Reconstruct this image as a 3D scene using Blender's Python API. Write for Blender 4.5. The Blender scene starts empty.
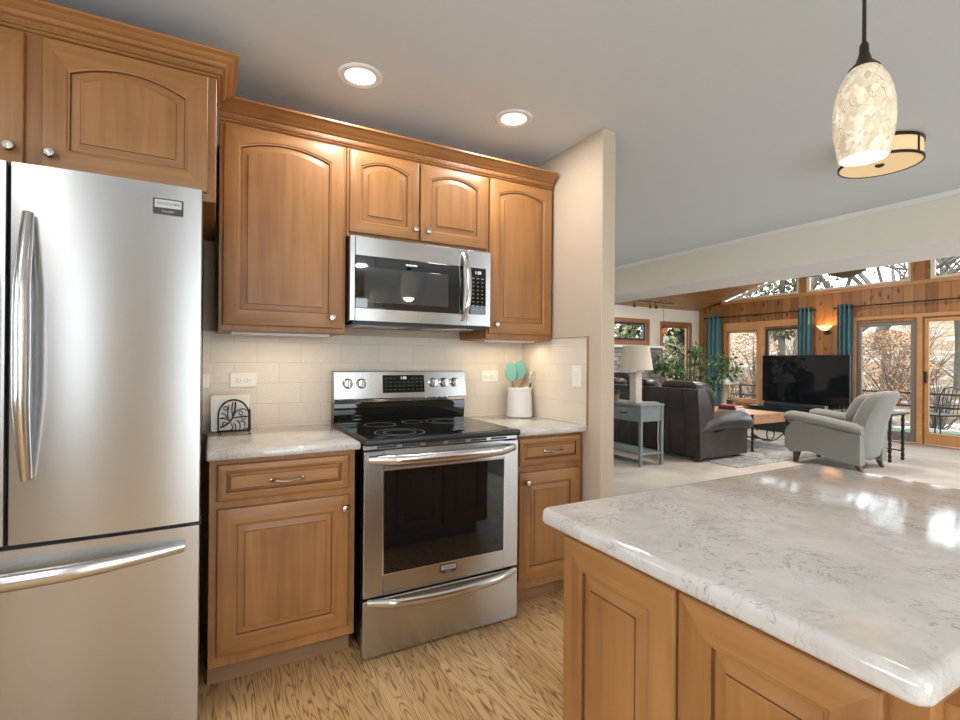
import bpy, bmesh, math, random
from mathutils import Vector, Matrix
random.seed(7)
sc = bpy.context.scene
COL = sc.collection
PI = math.pi

# ------------------------------------------------------------------ camera, sky, sun, exposure
cam_data = bpy.data.cameras.new('camera')
cam = bpy.data.objects.new('camera', cam_data); COL.objects.link(cam)
cam_data.sensor_width = 36.0
cam_data.lens = 492.94 / 960 * 36
cam_data.clip_start = 0.05; cam_data.clip_end = 300
RT = Vector((0.87813419, -0.47835366, 0.00762337)); UP = Vector((-0.00753996, 0.00209477, 0.99996938))
FW = Vector((0.47835498, 0.87816479, 0.00176728)); EYE = Vector((-0.55434315, -2.67242807, 1.25247369))
m = Matrix.Identity(4)
for i in range(3):
    m[i][0] = RT[i]; m[i][1] = UP[i]; m[i][2] = -FW[i]; m[i][3] = EYE[i]
cam.matrix_world = m
sc.camera = cam

world = bpy.data.worlds.new('overcast_sky'); sc.world = world
world.use_nodes = True
bg = world.node_tree.nodes['Background']
bg.inputs['Color'].default_value = (0.86, 0.94, 1.0, 1); bg.inputs['Strength'].default_value = 4.0

sd = bpy.data.lights.new('sun', 'SUN'); sd.energy = 1.0; sd.angle = math.radians(4); sd.color = (1.0, 0.93, 0.82)
sun = bpy.data.objects.new('sun', sd); COL.objects.link(sun)
sun.rotation_euler = Vector((0.55, 0.25, -0.80)).to_track_quat('-Z', 'Y').to_euler()

vs = sc.view_settings
vs.view_transform = 'Standard'; vs.look = 'None'; vs.gamma = 1.0; vs.exposure = 0.68; vs.use_curve_mapping = False
try:
    sc.cycles.use_denoising = True
    sc.cycles.max_bounces = 8; sc.cycles.diffuse_bounces = 5; sc.cycles.glossy_bounces = 4
    sc.cycles.transparent_max_bounces = 12
    sc.cycles.sample_clamp_indirect = 6.0
    sc.cycles.caustics_reflective = False; sc.cycles.caustics_refractive = False
except Exception:
    pass

P_DOWN = 4.0      # recessed lights, watts
P_UNDER = 0.8      # under-cabinet strips
P_PEND = 1.2
P_LIV_FILL = 36.0  # unseen fill lamps added over the living room

# ------------------------------------------------------------------ materials
MAT = {}
def new_mat(name):
    m = bpy.data.materials.new(name); m.use_nodes = True
    nt = m.node_tree; b = nt.nodes['Principled BSDF']
    MAT[name] = m
    return m, nt, b
def N(nt, typ, **kw):
    n = nt.nodes.new(typ)
    for k, v in kw.items():
        if k.startswith('i_'):
            key = k[2:]
            n.inputs[int(key) if key.isdigit() else key.replace('_', ' ')].default_value = v
        else: setattr(n, k, v)
    return n
def L(nt, a, b): nt.links.new(a, b)
def ramp(nt, fac, stops, interp='LINEAR'):
    r = nt.nodes.new('ShaderNodeValToRGB'); r.color_ramp.interpolation = interp
    while len(r.color_ramp.elements) < len(stops): r.color_ramp.elements.new(0.5)
    for e, (p, c) in zip(r.color_ramp.elements, stops):
        e.position = p; e.color = (c[0], c[1], c[2], 1)
    L(nt, fac, r.inputs[0]); return r.outputs[0]
def coords(nt, scale, rand=True, kind='Object', rot=(0, 0, 0)):
    tc = nt.nodes.new('ShaderNodeTexCoord'); mp = nt.nodes.new('ShaderNodeMapping')
    mp.inputs['Scale'].default_value = scale; mp.inputs['Rotation'].default_value = rot
    src = tc.outputs[kind]
    if rand:
        oi = nt.nodes.new('ShaderNodeObjectInfo')
        mu = N(nt, 'ShaderNodeMath', operation='MULTIPLY'); mu.inputs[1].default_value = 7.3
        L(nt, oi.outputs['Random'], mu.inputs[0])
        ad = N(nt, 'ShaderNodeVectorMath', operation='ADD')
        L(nt, src, ad.inputs[0]); L(nt, mu.outputs[0], ad.inputs[1]); src = ad.outputs[0]
    L(nt, src, mp.inputs[0]); return mp.outputs[0]
def bump(nt, b, height, strength=0.2, dist=0.01):
    bp = nt.nodes.new('ShaderNodeBump'); bp.inputs['Strength'].default_value = strength; bp.inputs['Distance'].default_value = dist
    L(nt, height, bp.inputs['Height']); L(nt, bp.outputs[0], b.inputs['Normal'])
def plain(name, col, rough=0.5, metal=0.0, spec=0.5, coat=0.0, noise=0.0, nscale=8.0, bumpy=0.0, bscale=200, emit=None, es=0.0):
    m, nt, b = new_mat(name)
    b.inputs['Base Color'].default_value = (*col, 1); b.inputs['Roughness'].default_value = rough
    b.inputs['Metallic'].default_value = metal; b.inputs['Specular IOR Level'].default_value = spec
    b.inputs['Coat Weight'].default_value = coat
    if noise:
        v = coords(nt, (nscale,) * 3)
        n = N(nt, 'ShaderNodeTexNoise', i_Scale=1.0, i_Detail=4.0); L(nt, v, n.inputs['Vector'])
        c = ramp(nt, n.outputs['Fac'], [(0.3, [x * (1 - noise) for x in col]), (0.7, [min(1, x * (1 + noise)) for x in col])])
        L(nt, c, b.inputs['Base Color'])
    if bumpy:
        v = coords(nt, (bscale,) * 3, False)
        n = N(nt, 'ShaderNodeTexNoise', i_Scale=1.0, i_Detail=3.0); L(nt, v, n.inputs['Vector'])
        bump(nt, b, n.outputs['Fac'], bumpy, 0.01)
    if emit:
        b.inputs['Emission Color'].default_value = (*emit, 1); b.inputs['Emission Strength'].default_value = es
    return m

def wood(name, dark, light, scale, rough=0.42, coat=0.05, knots=0.0, figure=1.0):
    m, nt, b = new_mat(name)
    v = coords(nt, scale)
    n1 = N(nt, 'ShaderNodeTexNoise', i_Scale=1.0, i_Detail=5.0, i_Distortion=0.6); L(nt, v, n1.inputs['Vector'])
    v2 = coords(nt, tuple(s * 0.12 for s in scale))
    n2 = N(nt, 'ShaderNodeTexNoise', i_Scale=1.0, i_Detail=3.0); L(nt, v2, n2.inputs['Vector'])
    v3 = coords(nt, (5, 5, 5))
    n3 = N(nt, 'ShaderNodeTexNoise', i_Scale=1.0, i_Detail=2.0); L(nt, v3, n3.inputs['Vector'])
    a = N(nt, 'ShaderNodeMath', operation='MULTIPLY_ADD'); a.inputs[1].default_value = 0.45 * figure
    L(nt, n1.outputs['Fac'], a.inputs[0])
    a2 = N(nt, 'ShaderNodeMath', operation='MULTIPLY_ADD'); a2.inputs[1].default_value = 0.35
    L(nt, n2.outputs['Fac'], a2.inputs[0])
    a3 = N(nt, 'ShaderNodeMath', operation='MULTIPLY'); a3.inputs[1].default_value = 0.25
    L(nt, n3.outputs['Fac'], a3.inputs[0]); L(nt, a3.outputs[0], a2.inputs[2]); L(nt, a2.outputs[0], a.inputs[2])
    c = ramp(nt, a.outputs[0], [(0.33, dark), (0.68, light)])
    if knots:
        vk = coords(nt, (6.5, 6.5, 2.6))
        vo = N(nt, 'ShaderNodeTexVoronoi', feature='F1', i_Scale=1.0); L(nt, vk, vo.inputs['Vector'])
        kf = ramp(nt, vo.outputs['Distance'], [(0.05, (1, 1, 1)), (0.17, (0, 0, 0))])
        mx = N(nt, 'ShaderNodeMixRGB'); mx.inputs[2].default_value = (*[x * 0.25 for x in dark], 1)
        km = N(nt, 'ShaderNodeMath', operation='MULTIPLY'); km.inputs[1].default_value = knots
        L(nt, kf, km.inputs[0]); L(nt, km.outputs[0], mx.inputs[0]); L(nt, c, mx.inputs[1]); c = mx.outputs[0]
    L(nt, c, b.inputs['Base Color'])
    b.inputs['Roughness'].default_value = rough; b.inputs['Coat Weight'].default_value = coat; b.inputs['Coat Roughness'].default_value = 0.2
    bump(nt, b, n1.outputs['Fac'], 0.06, 0.004)
    return m, nt, b, c

MD, ML = (0.225, 0.091, 0.025), (0.405, 0.188, 0.062)
wood('maple', MD, ML, (38, 38, 2.2))
wood('maple_rail', MD, ML, (2.2, 2.2, 38))
plain('maple_groove', (0.16, 0.065, 0.022), 0.5)
wood('toe_kick', (0.27, 0.15, 0.075), (0.40, 0.235, 0.125), (2.2, 2.2, 38), 0.5, 0.0)
wood('pine_casing', (0.40, 0.19, 0.065), (0.58, 0.31, 0.12), (30, 30, 2.0), 0.4, 0.1)
wood('pine_casing_rail', (0.40, 0.19, 0.065), (0.58, 0.31, 0.12), (2.0, 2.0, 30), 0.4, 0.1)
wood('red_casing', (0.22, 0.080, 0.030), (0.36, 0.150, 0.060), (30, 30, 2.0), 0.4, 0.05)
wood('red_casing_rail', (0.22, 0.080, 0.030), (0.36, 0.150, 0.060), (2.0, 2.0, 30), 0.4, 0.05)
wood('table_wood', (0.34, 0.15, 0.07), (0.60, 0.34, 0.19), (3, 24, 24), 0.4, 0.1)
wood('dark_wood', (0.045, 0.025, 0.016), (0.09, 0.05, 0.03), (30, 30, 3), 0.35, 0.2)
wood('bark', (0.055, 0.043, 0.034), (0.15, 0.125, 0.10), (20, 20, 4), 0.9, 0.0)

def planks(name, dark, light, axis_u, axis_v, w, knots, rough=0.45, groove=0.35):
    """boards along the axis_v direction, board width w across axis_u"""
    m, nt, b = new_mat(name)
    tc = nt.nodes.new('ShaderNodeTexCoord'); sx = nt.nodes.new('ShaderNodeSeparateXYZ'); L(nt, tc.outputs['Object'], sx.inputs[0])
    u = N(nt, 'ShaderNodeMath', operation='DIVIDE'); u.inputs[1].default_value = w; L(nt, sx.outputs[axis_u], u.inputs[0])
    fl = N(nt, 'ShaderNodeMath', operation='FLOOR'); L(nt, u.outputs[0], fl.inputs[0])
    fr = N(nt, 'ShaderNodeMath', operation='FRACT'); L(nt, u.outputs[0], fr.inputs[0])
    wn = N(nt, 'ShaderNodeTexWhiteNoise', noise_dimensions='1D'); L(nt, fl.outputs[0], wn.inputs['W'])
    cb = nt.nodes.new('ShaderNodeCombineXYZ')
    off = N(nt, 'ShaderNodeMath', operation='MULTIPLY'); off.inputs[1].default_value = 37.0; L(nt, wn.outputs['Value'], off.inputs[0])
    L(nt, sx.outputs[axis_u], cb.inputs[0])
    sv = N(nt, 'ShaderNodeMath', operation='ADD'); L(nt, sx.outputs[axis_v], sv.inputs[0]); L(nt, off.outputs[0], sv.inputs[1])
    L(nt, sv.outputs[0], cb.inputs[1]); L(nt, off.outputs[0], cb.inputs[2])
    mp = nt.nodes.new('ShaderNodeMapping'); mp.inputs['Scale'].default_value = (34, 1.8, 1); L(nt, cb.outputs[0], mp.inputs[0])
    n1 = N(nt, 'ShaderNodeTexNoise', i_Scale=1.0, i_Detail=4.0, i_Distortion=0.8); L(nt, mp.outputs[0], n1.inputs['Vector'])
    ad = N(nt, 'ShaderNodeMath', operation='MULTIPLY_ADD'); ad.inputs[1].default_value = 0.6; L(nt, n1.outputs['Fac'], ad.inputs[0])
    m2 = N(nt, 'ShaderNodeMath', operation='MULTIPLY'); m2.inputs[1].default_value = 0.4; L(nt, wn.outputs['Value'], m2.inputs[0]); L(nt, m2.outputs[0], ad.inputs[2])
    c = ramp(nt, ad.outputs[0], [(0.22, dark), (0.72, light)])
    mk = nt.nodes.new('ShaderNodeMapping'); mk.inputs['Scale'].default_value = (9, 4.2, 1); L(nt, cb.outputs[0], mk.inputs[0])
    vo = N(nt, 'ShaderNodeTexVoronoi', feature='F1', i_Scale=1.0); L(nt, mk.outputs[0], vo.inputs['Vector'])
    kf = ramp(nt, vo.outputs['Distance'], [(0.10, (knots,) * 3), (0.26, (0, 0, 0))])
    mx = N(nt, 'ShaderNodeMixRGB'); mx.inputs[2].default_value = (*[x * 0.22 for x in dark], 1)
    L(nt, kf, mx.inputs[0]); L(nt, c, mx.inputs[1])
    g = ramp(nt, fr.outputs[0], [(0.0, (1, 1, 1)), (0.05, (0, 0, 0)), (0.95, (0, 0, 0)), (1.0, (1, 1, 1))])
    gm = N(nt, 'ShaderNodeMath', operation='MULTIPLY'); gm.inputs[1].default_value = groove * 2; gm.use_clamp = True; L(nt, g, gm.inputs[0])
    mg = N(nt, 'ShaderNodeMixRGB'); mg.inputs[2].default_value = (*[x * 0.2 for x in dark], 1)
    L(nt, gm.outputs[0], mg.inputs[0]); L(nt, mx.outputs[0], mg.inputs[1]); L(nt, mg.outputs[0], b.inputs['Base Color'])
    b.inputs['Roughness'].default_value = rough
    inv = N(nt, 'ShaderNodeMath', operation='SUBTRACT'); inv.inputs[0].default_value = 1.0; L(nt, g, inv.inputs[1])
    bump(nt, b, inv.outputs[0], 0.5, 0.006)
    return m
planks('knotty_pine', (0.21, 0.085, 0.026), (0.385, 0.18, 0.062), 'Y', 'Z', 0.145, 0.8, 0.4)
planks('pine_ceiling', (0.33, 0.16, 0.055), (0.55, 0.30, 0.125), 'Y', 'X', 0.14, 0.7, 0.3)

# oak floor, boards along y with strong cathedral grain
def oak_floor():
    m, nt, b = new_mat('oak_floor')
    w = 0.135
    tc = nt.nodes.new('ShaderNodeTexCoord'); sx = nt.nodes.new('ShaderNodeSeparateXYZ'); L(nt, tc.outputs['Object'], sx.inputs[0])
    u = N(nt, 'ShaderNodeMath', operation='DIVIDE'); u.inputs[1].default_value = w; L(nt, sx.outputs['X'], u.inputs[0])
    fl = N(nt, 'ShaderNodeMath', operation='FLOOR'); L(nt, u.outputs[0], fl.inputs[0])
    fr = N(nt, 'ShaderNodeMath', operation='FRACT'); L(nt, u.outputs[0], fr.inputs[0])
    wn = N(nt, 'ShaderNodeTexWhiteNoise', noise_dimensions='1D'); L(nt, fl.outputs[0], wn.inputs['W'])
    off = N(nt, 'ShaderNodeMath', operation='MULTIPLY'); off.inputs[1].default_value = 23.0; L(nt, wn.outputs['Value'], off.inputs[0])
    cb = nt.nodes.new('ShaderNodeCombineXYZ'); L(nt, sx.outputs['X'], cb.inputs[0])
    sv = N(nt, 'ShaderNodeMath', operation='ADD'); L(nt, sx.outputs['Y'], sv.inputs[0]); L(nt, off.outputs[0], sv.inputs[1])
    L(nt, sv.outputs[0], cb.inputs[1]); L(nt, off.outputs[0], cb.inputs[2])
    mp = nt.nodes.new('ShaderNodeMapping'); mp.inputs['Scale'].default_value = (17.0, 1.7, 1); L(nt, cb.outputs[0], mp.inputs[0])
    n1 = N(nt, 'ShaderNodeTexNoise', i_Scale=1.0, i_Detail=2.0, i_Roughness=0.4, i_Distortion=0.25); L(nt, mp.outputs[0], n1.inputs['Vector'])
    mu = N(nt, 'ShaderNodeMath', operation='MULTIPLY'); mu.inputs[1].default_value = 15.0; L(nt, n1.outputs['Fac'], mu.inputs[0])
    ff = N(nt, 'ShaderNodeMath', operation='FRACT'); L(nt, mu.outputs[0], ff.inputs[0])
    lines = ramp(nt, ff.outputs[0], [(0.0, (1, 1, 1)), (0.10, (0.85,) * 3), (0.34, (0.12,) * 3), (0.72, (0, 0, 0)), (0.93, (0.15,) * 3), (1.0, (1, 1, 1))])
    mf = nt.nodes.new('ShaderNodeMapping'); mf.inputs['Scale'].default_value = (160, 9, 1); L(nt, cb.outputs[0], mf.inputs[0])
    n2 = N(nt, 'ShaderNodeTexNoise', i_Scale=1.0, i_Detail=3.0); L(nt, mf.outputs[0], n2.inputs['Vector'])
    pores = ramp(nt, n2.outputs['Fac'], [(0.35, (0.35,) * 3), (0.6, (1,) * 3)])
    lm = N(nt, 'ShaderNodeMath', operation='MULTIPLY'); L(nt, lines, lm.inputs[0]); L(nt, pores, lm.inputs[1])
    tone = ramp(nt, wn.outputs['Value'], [(0.0, (0.64, 0.38, 0.165)), (1.0, (0.78, 0.50, 0.24))])
    mx = N(nt, 'ShaderNodeMixRGB'); mx.inputs[2].default_value = (0.15, 0.07, 0.025, 1); L(nt, lm.outputs[0], mx.inputs[0]); L(nt, tone, mx.inputs[1])
    g = ramp(nt, fr.outputs[0], [(0.0, (0.8,) * 3), (0.015, (0, 0, 0)), (0.985, (0, 0, 0)), (1.0, (0.8,) * 3)])
    mg = N(nt, 'ShaderNodeMixRGB'); mg.inputs[2].default_value = (0.10, 0.05, 0.018, 1); L(nt, g, mg.inputs[0]); L(nt, mx.outputs[0], mg.inputs[1])
    L(nt, mg.outputs[0], b.inputs['Base Color']); b.inputs['Roughness'].default_value = 0.32
    bump(nt, b, lm.outputs[0], -0.05, 0.003)
oak_floor()

def steel(name, col, rough, horiz=True, aniso=0.5):
    m, nt, b = new_mat(name)
    b.inputs['Base Color'].default_value = (*col, 1); b.inputs['Metallic'].default_value = 1.0
    v = coords(nt, (1.2, 1.2, 420) if horiz else (420, 420, 1.2), False)
    n = N(nt, 'ShaderNodeTexNoise', i_Scale=1.0, i_Detail=2.0); L(nt, v, n.inputs['Vector'])
    r = N(nt, 'ShaderNodeMapRange'); r.inputs['To Min'].default_value = rough - 0.006; r.inputs['To Max'].default_value = rough + 0.006
    L(nt, n.outputs['Fac'], r.inputs['Value']); L(nt, r.outputs[0], b.inputs['Roughness'])
    b.inputs['Anisotropic'].default_value = aniso; b.inputs['Anisotropic Rotation'].default_value = 0.25; tg = N(nt, 'ShaderNodeTangent', direction_type='RADIAL', axis='Z'); L(nt, tg.outputs[0], b.inputs['Tangent'])
steel('stainless', (0.53, 0.53, 0.53), 0.27, aniso=0.75)
steel('stainless_polished', (0.66, 0.66, 0.66), 0.22, aniso=0.0)
plain('chrome', (0.75, 0.74, 0.72), 0.12, 1.0)
plain('nickel', (0.62, 0.58, 0.52), 0.25, 1.0)
plain('black_glass', (0.006, 0.007, 0.008), 0.03, 0.0, 0.6)
plain('black_plastic', (0.012, 0.013, 0.014), 0.35)
plain('fridge_side', (0.045, 0.055, 0.06), 0.45)
plain('black_iron', (0.014, 0.014, 0.015), 0.45, 0.3)
plain('grey_print', (0.30, 0.30, 0.31), 0.4)
plain('white_print', (0.80, 0.85, 0.88), 0.4, emit=(0.8, 0.92, 1.0), es=0.7)
plain('microwave_glass', (0.006, 0.007, 0.008), 0.03, 0.0, 1.0, coat=0.5)
plain('dim_print', (0.30, 0.33, 0.35), 0.4)
plain('badge_steel', (0.60, 0.60, 0.60), 0.3, 0.6)
plain('dark_print', (0.05, 0.05, 0.055), 0.5)
plain('white_plastic', (0.80, 0.77, 0.72), 0.35)
plain('slot_dark', (0.03, 0.028, 0.026), 0.6)
plain('ceiling_paint', (0.645, 0.695, 0.74), 0.9, bumpy=0.05, bscale=60)
plain('wall_cream', (0.56, 0.455, 0.345), 0.75, bumpy=0.04, bscale=90)
plain('wall_taupe', (0.60, 0.545, 0.475), 0.75, bumpy=0.04, bscale=90)
plain('beam_cream', (0.82, 0.78, 0.69), 0.75, bumpy=0.03, bscale=90)
plain('trim_white', (0.82, 0.83, 0.83), 0.5)
plain('wall_white', (0.74, 0.70, 0.62), 0.8, bumpy=0.04, bscale=90)
plain('ceramic_white', (0.80, 0.78, 0.75), 0.25, coat=0.3)
plain('teal_plastic', (0.15, 0.36, 0.325), 0.35)
plain('spoon_wood', (0.40, 0.24, 0.12), 0.6)
plain('paper_white', (0.85, 0.83, 0.79), 0.9, noise=0.03, nscale=30)
plain('console_blue', (0.175, 0.203, 0.207), 0.45, noise=0.10, nscale=12)
plain('lamp_ceramic', (0.62, 0.56, 0.48), 0.35, noise=0.06, nscale=25)
plain('linen_shade', (0.66, 0.58, 0.48), 0.85, bumpy=0.15, bscale=400)
plain('leather', (0.040, 0.032, 0.030), 0.33, coat=0.1, noise=0.25, nscale=9, bumpy=0.18, bscale=70)
plain('leather_navy', (0.018, 0.024, 0.034), 0.35, bumpy=0.12, bscale=70)
plain('screen_black', (0.006, 0.007, 0.009), 0.06, 0.0, 0.5)
plain('cabinet_black', (0.012, 0.020, 0.026), 0.3)
plain('soundbar', (0.016, 0.025, 0.032), 0.5)
plain('pot_clay', (0.30, 0.20, 0.13), 0.7, noise=0.1)
plain('book_red', (0.35, 0.08, 0.09), 0.6); plain('book_plum', (0.16, 0.07, 0.12), 0.6); plain('book_tan', (0.50, 0.42, 0.36), 0.6)
plain('curtain_teal', (0.075, 0.165, 0.195), 0.8, bumpy=0.08, bscale=300)
plain('bronze', (0.045, 0.030, 0.022), 0.4, 0.6)
plain('amber_glass', (0.50, 0.09, 0.02), 0.15, emit=(1.0, 0.22, 0.05), es=0.12)
plain('sconce_glass', (0.80, 0.66, 0.45), 0.4, emit=(1.0, 0.72, 0.36), es=0.8)
plain('lit_bulb', (0.9, 0.9, 0.85), 0.4, emit=(1.0, 0.88, 0.70), es=2.0)
plain('can_lens', (0.9, 0.9, 0.9), 0.4, emit=(1.0, 0.96, 0.90), es=1.3)
plain('drum_shade', (0.62, 0.46, 0.26), 0.7, emit=(1.0, 0.72, 0.36), es=0.30)
plain('fan_blade', (0.075, 0.070, 0.030), 0.5)
plain('patio_metal', (0.02, 0.02, 0.022), 0.5, 0.4)
plain('grey_stone_floor', (0.32, 0.30, 0.28), 0.9, noise=0.2)
plain('green_turf', (0.055, 0.085, 0.022), 0.95, bumpy=0.4, bscale=300, noise=0.2, nscale=14)
plain('roof_grey', (0.15, 0.15, 0.15), 0.9)
plain('leaf_green', (0.045, 0.125, 0.038), 0.4, noise=0.35, nscale=9)
plain('leaf_rust', (0.27, 0.125, 0.054), 0.8, noise=0.35, nscale=4)
plain('evergreen', (0.065, 0.075, 0.038), 0.9, noise=0.5, nscale=3)
plain('olive_leaf', (0.125, 0.12, 0.045), 0.9, noise=0.4, nscale=3)
plain('lantern_glass', (0.12, 0.075, 0.05), 0.2)
plain('frosted_dome', (0.60, 0.58, 0.56), 0.5)
plain('beige_post', (0.50, 0.43, 0.33), 0.6)

def quartz():
    m, nt, b = new_mat('quartz')
    v = coords(nt, (1, 1, 1), False)
    nd = N(nt, 'ShaderNodeTexNoise', i_Scale=5.0, i_Detail=4.0); L(nt, v, nd.inputs['Vector'])
    mxv = N(nt, 'ShaderNodeMixRGB', blend_type='ADD'); mxv.inputs[0].default_value = 0.35; L(nt, v, mxv.inputs[1]); L(nt, nd.outputs['Color'], mxv.inputs[2])
    n1 = N(nt, 'ShaderNodeTexNoise', i_Scale=15.0, i_Detail=6.0, i_Roughness=0.65); L(nt, mxv.outputs[0], n1.inputs['Vector'])
    sub = N(nt, 'ShaderNodeMath', operation='SUBTRACT'); sub.inputs[1].default_value = 0.5; L(nt, n1.outputs['Fac'], sub.inputs[0])
    ab = N(nt, 'ShaderNodeMath', operation='ABSOLUTE'); L(nt, sub.outputs[0], ab.inputs[0])
    vein = ramp(nt, ab.outputs[0], [(0.0, (1, 1, 1)), (0.015, (0, 0, 0))])
    n3 = N(nt, 'ShaderNodeTexNoise', i_Scale=6.0, i_Detail=2.0); L(nt, v, n3.inputs['Vector'])
    gate = ramp(nt, n3.outputs['Fac'], [(0.33, (0, 0, 0)), (0.55, (0.85,) * 3)])
    vm = N(nt, 'ShaderNodeMath', operation='MULTIPLY'); L(nt, vein, vm.inputs[0]); L(nt, gate, vm.inputs[1])
    n2 = N(nt, 'ShaderNodeTexNoise', i_Scale=9.0, i_Detail=6.0, i_Roughness=0.7); L(nt, v, n2.inputs['Vector'])
    c = ramp(nt, n2.outputs['Fac'], [(0.3, (0.50, 0.455, 0.42)), (0.65, (0.635, 0.60, 0.57))])
    mx = N(nt, 'ShaderNodeMixRGB'); mx.inputs[2].default_value = (0.26, 0.235, 0.225, 1); L(nt, vm.outputs[0], mx.inputs[0]); L(nt, c, mx.inputs[1])
    L(nt, mx.outputs[0], b.inputs['Base Color']); b.inputs['Roughness'].default_value = 0.075; b.inputs['Specular IOR Level'].default_value = 0.85
quartz()

def tile(name, ax):
    m, nt, b = new_mat(name)
    tc = nt.nodes.new('ShaderNodeTexCoord'); sx = nt.nodes.new('ShaderNodeSeparateXYZ'); L(nt, tc.outputs['Object'], sx.inputs[0])
    cb = nt.nodes.new('ShaderNodeCombineXYZ'); L(nt, sx.outputs[ax], cb.inputs[0]); L(nt, sx.outputs['Z'], cb.inputs[1])
    br = N(nt, 'ShaderNodeTexBrick'); br.offset = 0.5
    br.inputs['Scale'].default_value = 1.0; br.inputs['Mortar Size'].default_value = 0.0012; br.inputs['Brick Width'].default_value = 0.204; br.inputs['Row Height'].default_value = 0.102
    br.inputs['Color1'].default_value = (0.74, 0.655, 0.555, 1); br.inputs['Color2'].default_value = (0.71, 0.625, 0.525, 1); br.inputs['Mortar'].default_value = (0.56, 0.485, 0.40, 1)
    mp0 = nt.nodes.new('ShaderNodeMapping'); mp0.inputs['Location'].default_value = (0.05, -0.012, 0); L(nt, cb.outputs[0], mp0.inputs[0]); L(nt, mp0.outputs[0], br.inputs['Vector'])
    mp = nt.nodes.new('ShaderNodeMapping'); mp.inputs['Rotation'].default_value = (0, 0, PI / 4); L(nt, cb.outputs[0], mp.inputs[0])
    ck = N(nt, 'ShaderNodeTexBrick'); ck.offset = 0.0
    ck.inputs['Scale'].default_value = 1.0; ck.inputs['Mortar Size'].default_value = 0.0011; ck.inputs['Mortar Smooth'].default_value = 0.6; ck.inputs['Brick Width'].default_value = 0.0125; ck.inputs['Row Height'].default_value = 0.0125
    ck.inputs['Color1'].default_value = (1, 1, 1, 1); ck.inputs['Color2'].default_value = (0.93, 0.93, 0.93, 1); ck.inputs['Mortar'].default_value = (0.66, 0.66, 0.66, 1)
    L(nt, mp.outputs[0], ck.inputs['Vector'])
    mx = N(nt, 'ShaderNodeMixRGB', blend_type='MULTIPLY'); mx.inputs[0].default_value = 0.5; L(nt, br.outputs['Color'], mx.inputs[1]); L(nt, ck.outputs['Color'], mx.inputs[2])
    L(nt, mx.outputs[0], b.inputs['Base Color']); b.inputs['Roughness'].default_value = 0.32
    bump(nt, b, mx.outputs[0], 0.35, 0.003)
tile('tile_back', 'X'); tile('tile_side', 'Y')

def carpet():
    m, nt, b = new_mat('carpet')
    v = coords(nt, (1, 1, 1), False)
    n = N(nt, 'ShaderNodeTexNoise', i_Scale=3.0, i_Detail=6.0, i_Roughness=0.7); L(nt, v, n.inputs['Vector'])
    c = ramp(nt, n.outputs['Fac'], [(0.3, (0.47, 0.42, 0.38)), (0.7, (0.60, 0.55, 0.50))]); L(nt, c, b.inputs['Base Color'])
    n2 = N(nt, 'ShaderNodeTexNoise', i_Scale=220.0, i_Detail=2.0); L(nt, v, n2.inputs['Vector'])
    b.inputs['Roughness'].default_value = 0.95; b.inputs['Specular IOR Level'].default_value = 0.1; bump(nt, b, n2.outputs['Fac'], 0.5, 0.01)
carpet()
def rug():
    m, nt, b = new_mat('rug')
    v = coords(nt, (1, 1, 1), False)
    vo = N(nt, 'ShaderNodeTexVoronoi', feature='SMOOTH_F1', i_Scale=2.6); L(nt, v, vo.inputs['Vector'])
    n = N(nt, 'ShaderNodeTexNoise', i_Scale=5.0, i_Detail=6.0, i_Distortion=1.2); L(nt, v, n.inputs['Vector'])
    a = N(nt, 'ShaderNodeMath', operation='MULTIPLY_ADD'); a.inputs[1].default_value = 0.5; L(nt, vo.outputs['Distance'], a.inputs[0]); L(nt, n.outputs['Fac'], a.inputs[2])
    c = ramp(nt, a.outputs[0], [(0.5, (0.40, 0.38, 0.36)), (0.62, (0.22, 0.22, 0.23)), (0.72, (0.44, 0.42, 0.40)), (0.9, (0.27, 0.27, 0.28))]); L(nt, c, b.inputs['Base Color'])
    b.inputs['Roughness'].default_value = 0.95
rug()
def fabric(name, col):
    m, nt, b = new_mat(name)
    v = coords(nt, (1, 1, 1), False)
    n = N(nt, 'ShaderNodeTexNoise', i_Scale=260.0, i_Detail=3.0); L(nt, v, n.inputs['Vector'])
    c = ramp(nt, n.outputs['Fac'], [(0.3, [x * 0.72 for x in col]), (0.7, [x * 1.18 for x in col])]); L(nt, c, b.inputs['Base Color'])
    b.inputs['Roughness'].default_value = 0.95; b.inputs['Sheen Weight'].default_value = 0.2
    bump(nt, b, n.outputs['Fac'], 0.3, 0.004)
fabric('tweed_grey', (0.235, 0.235, 0.215))
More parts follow.
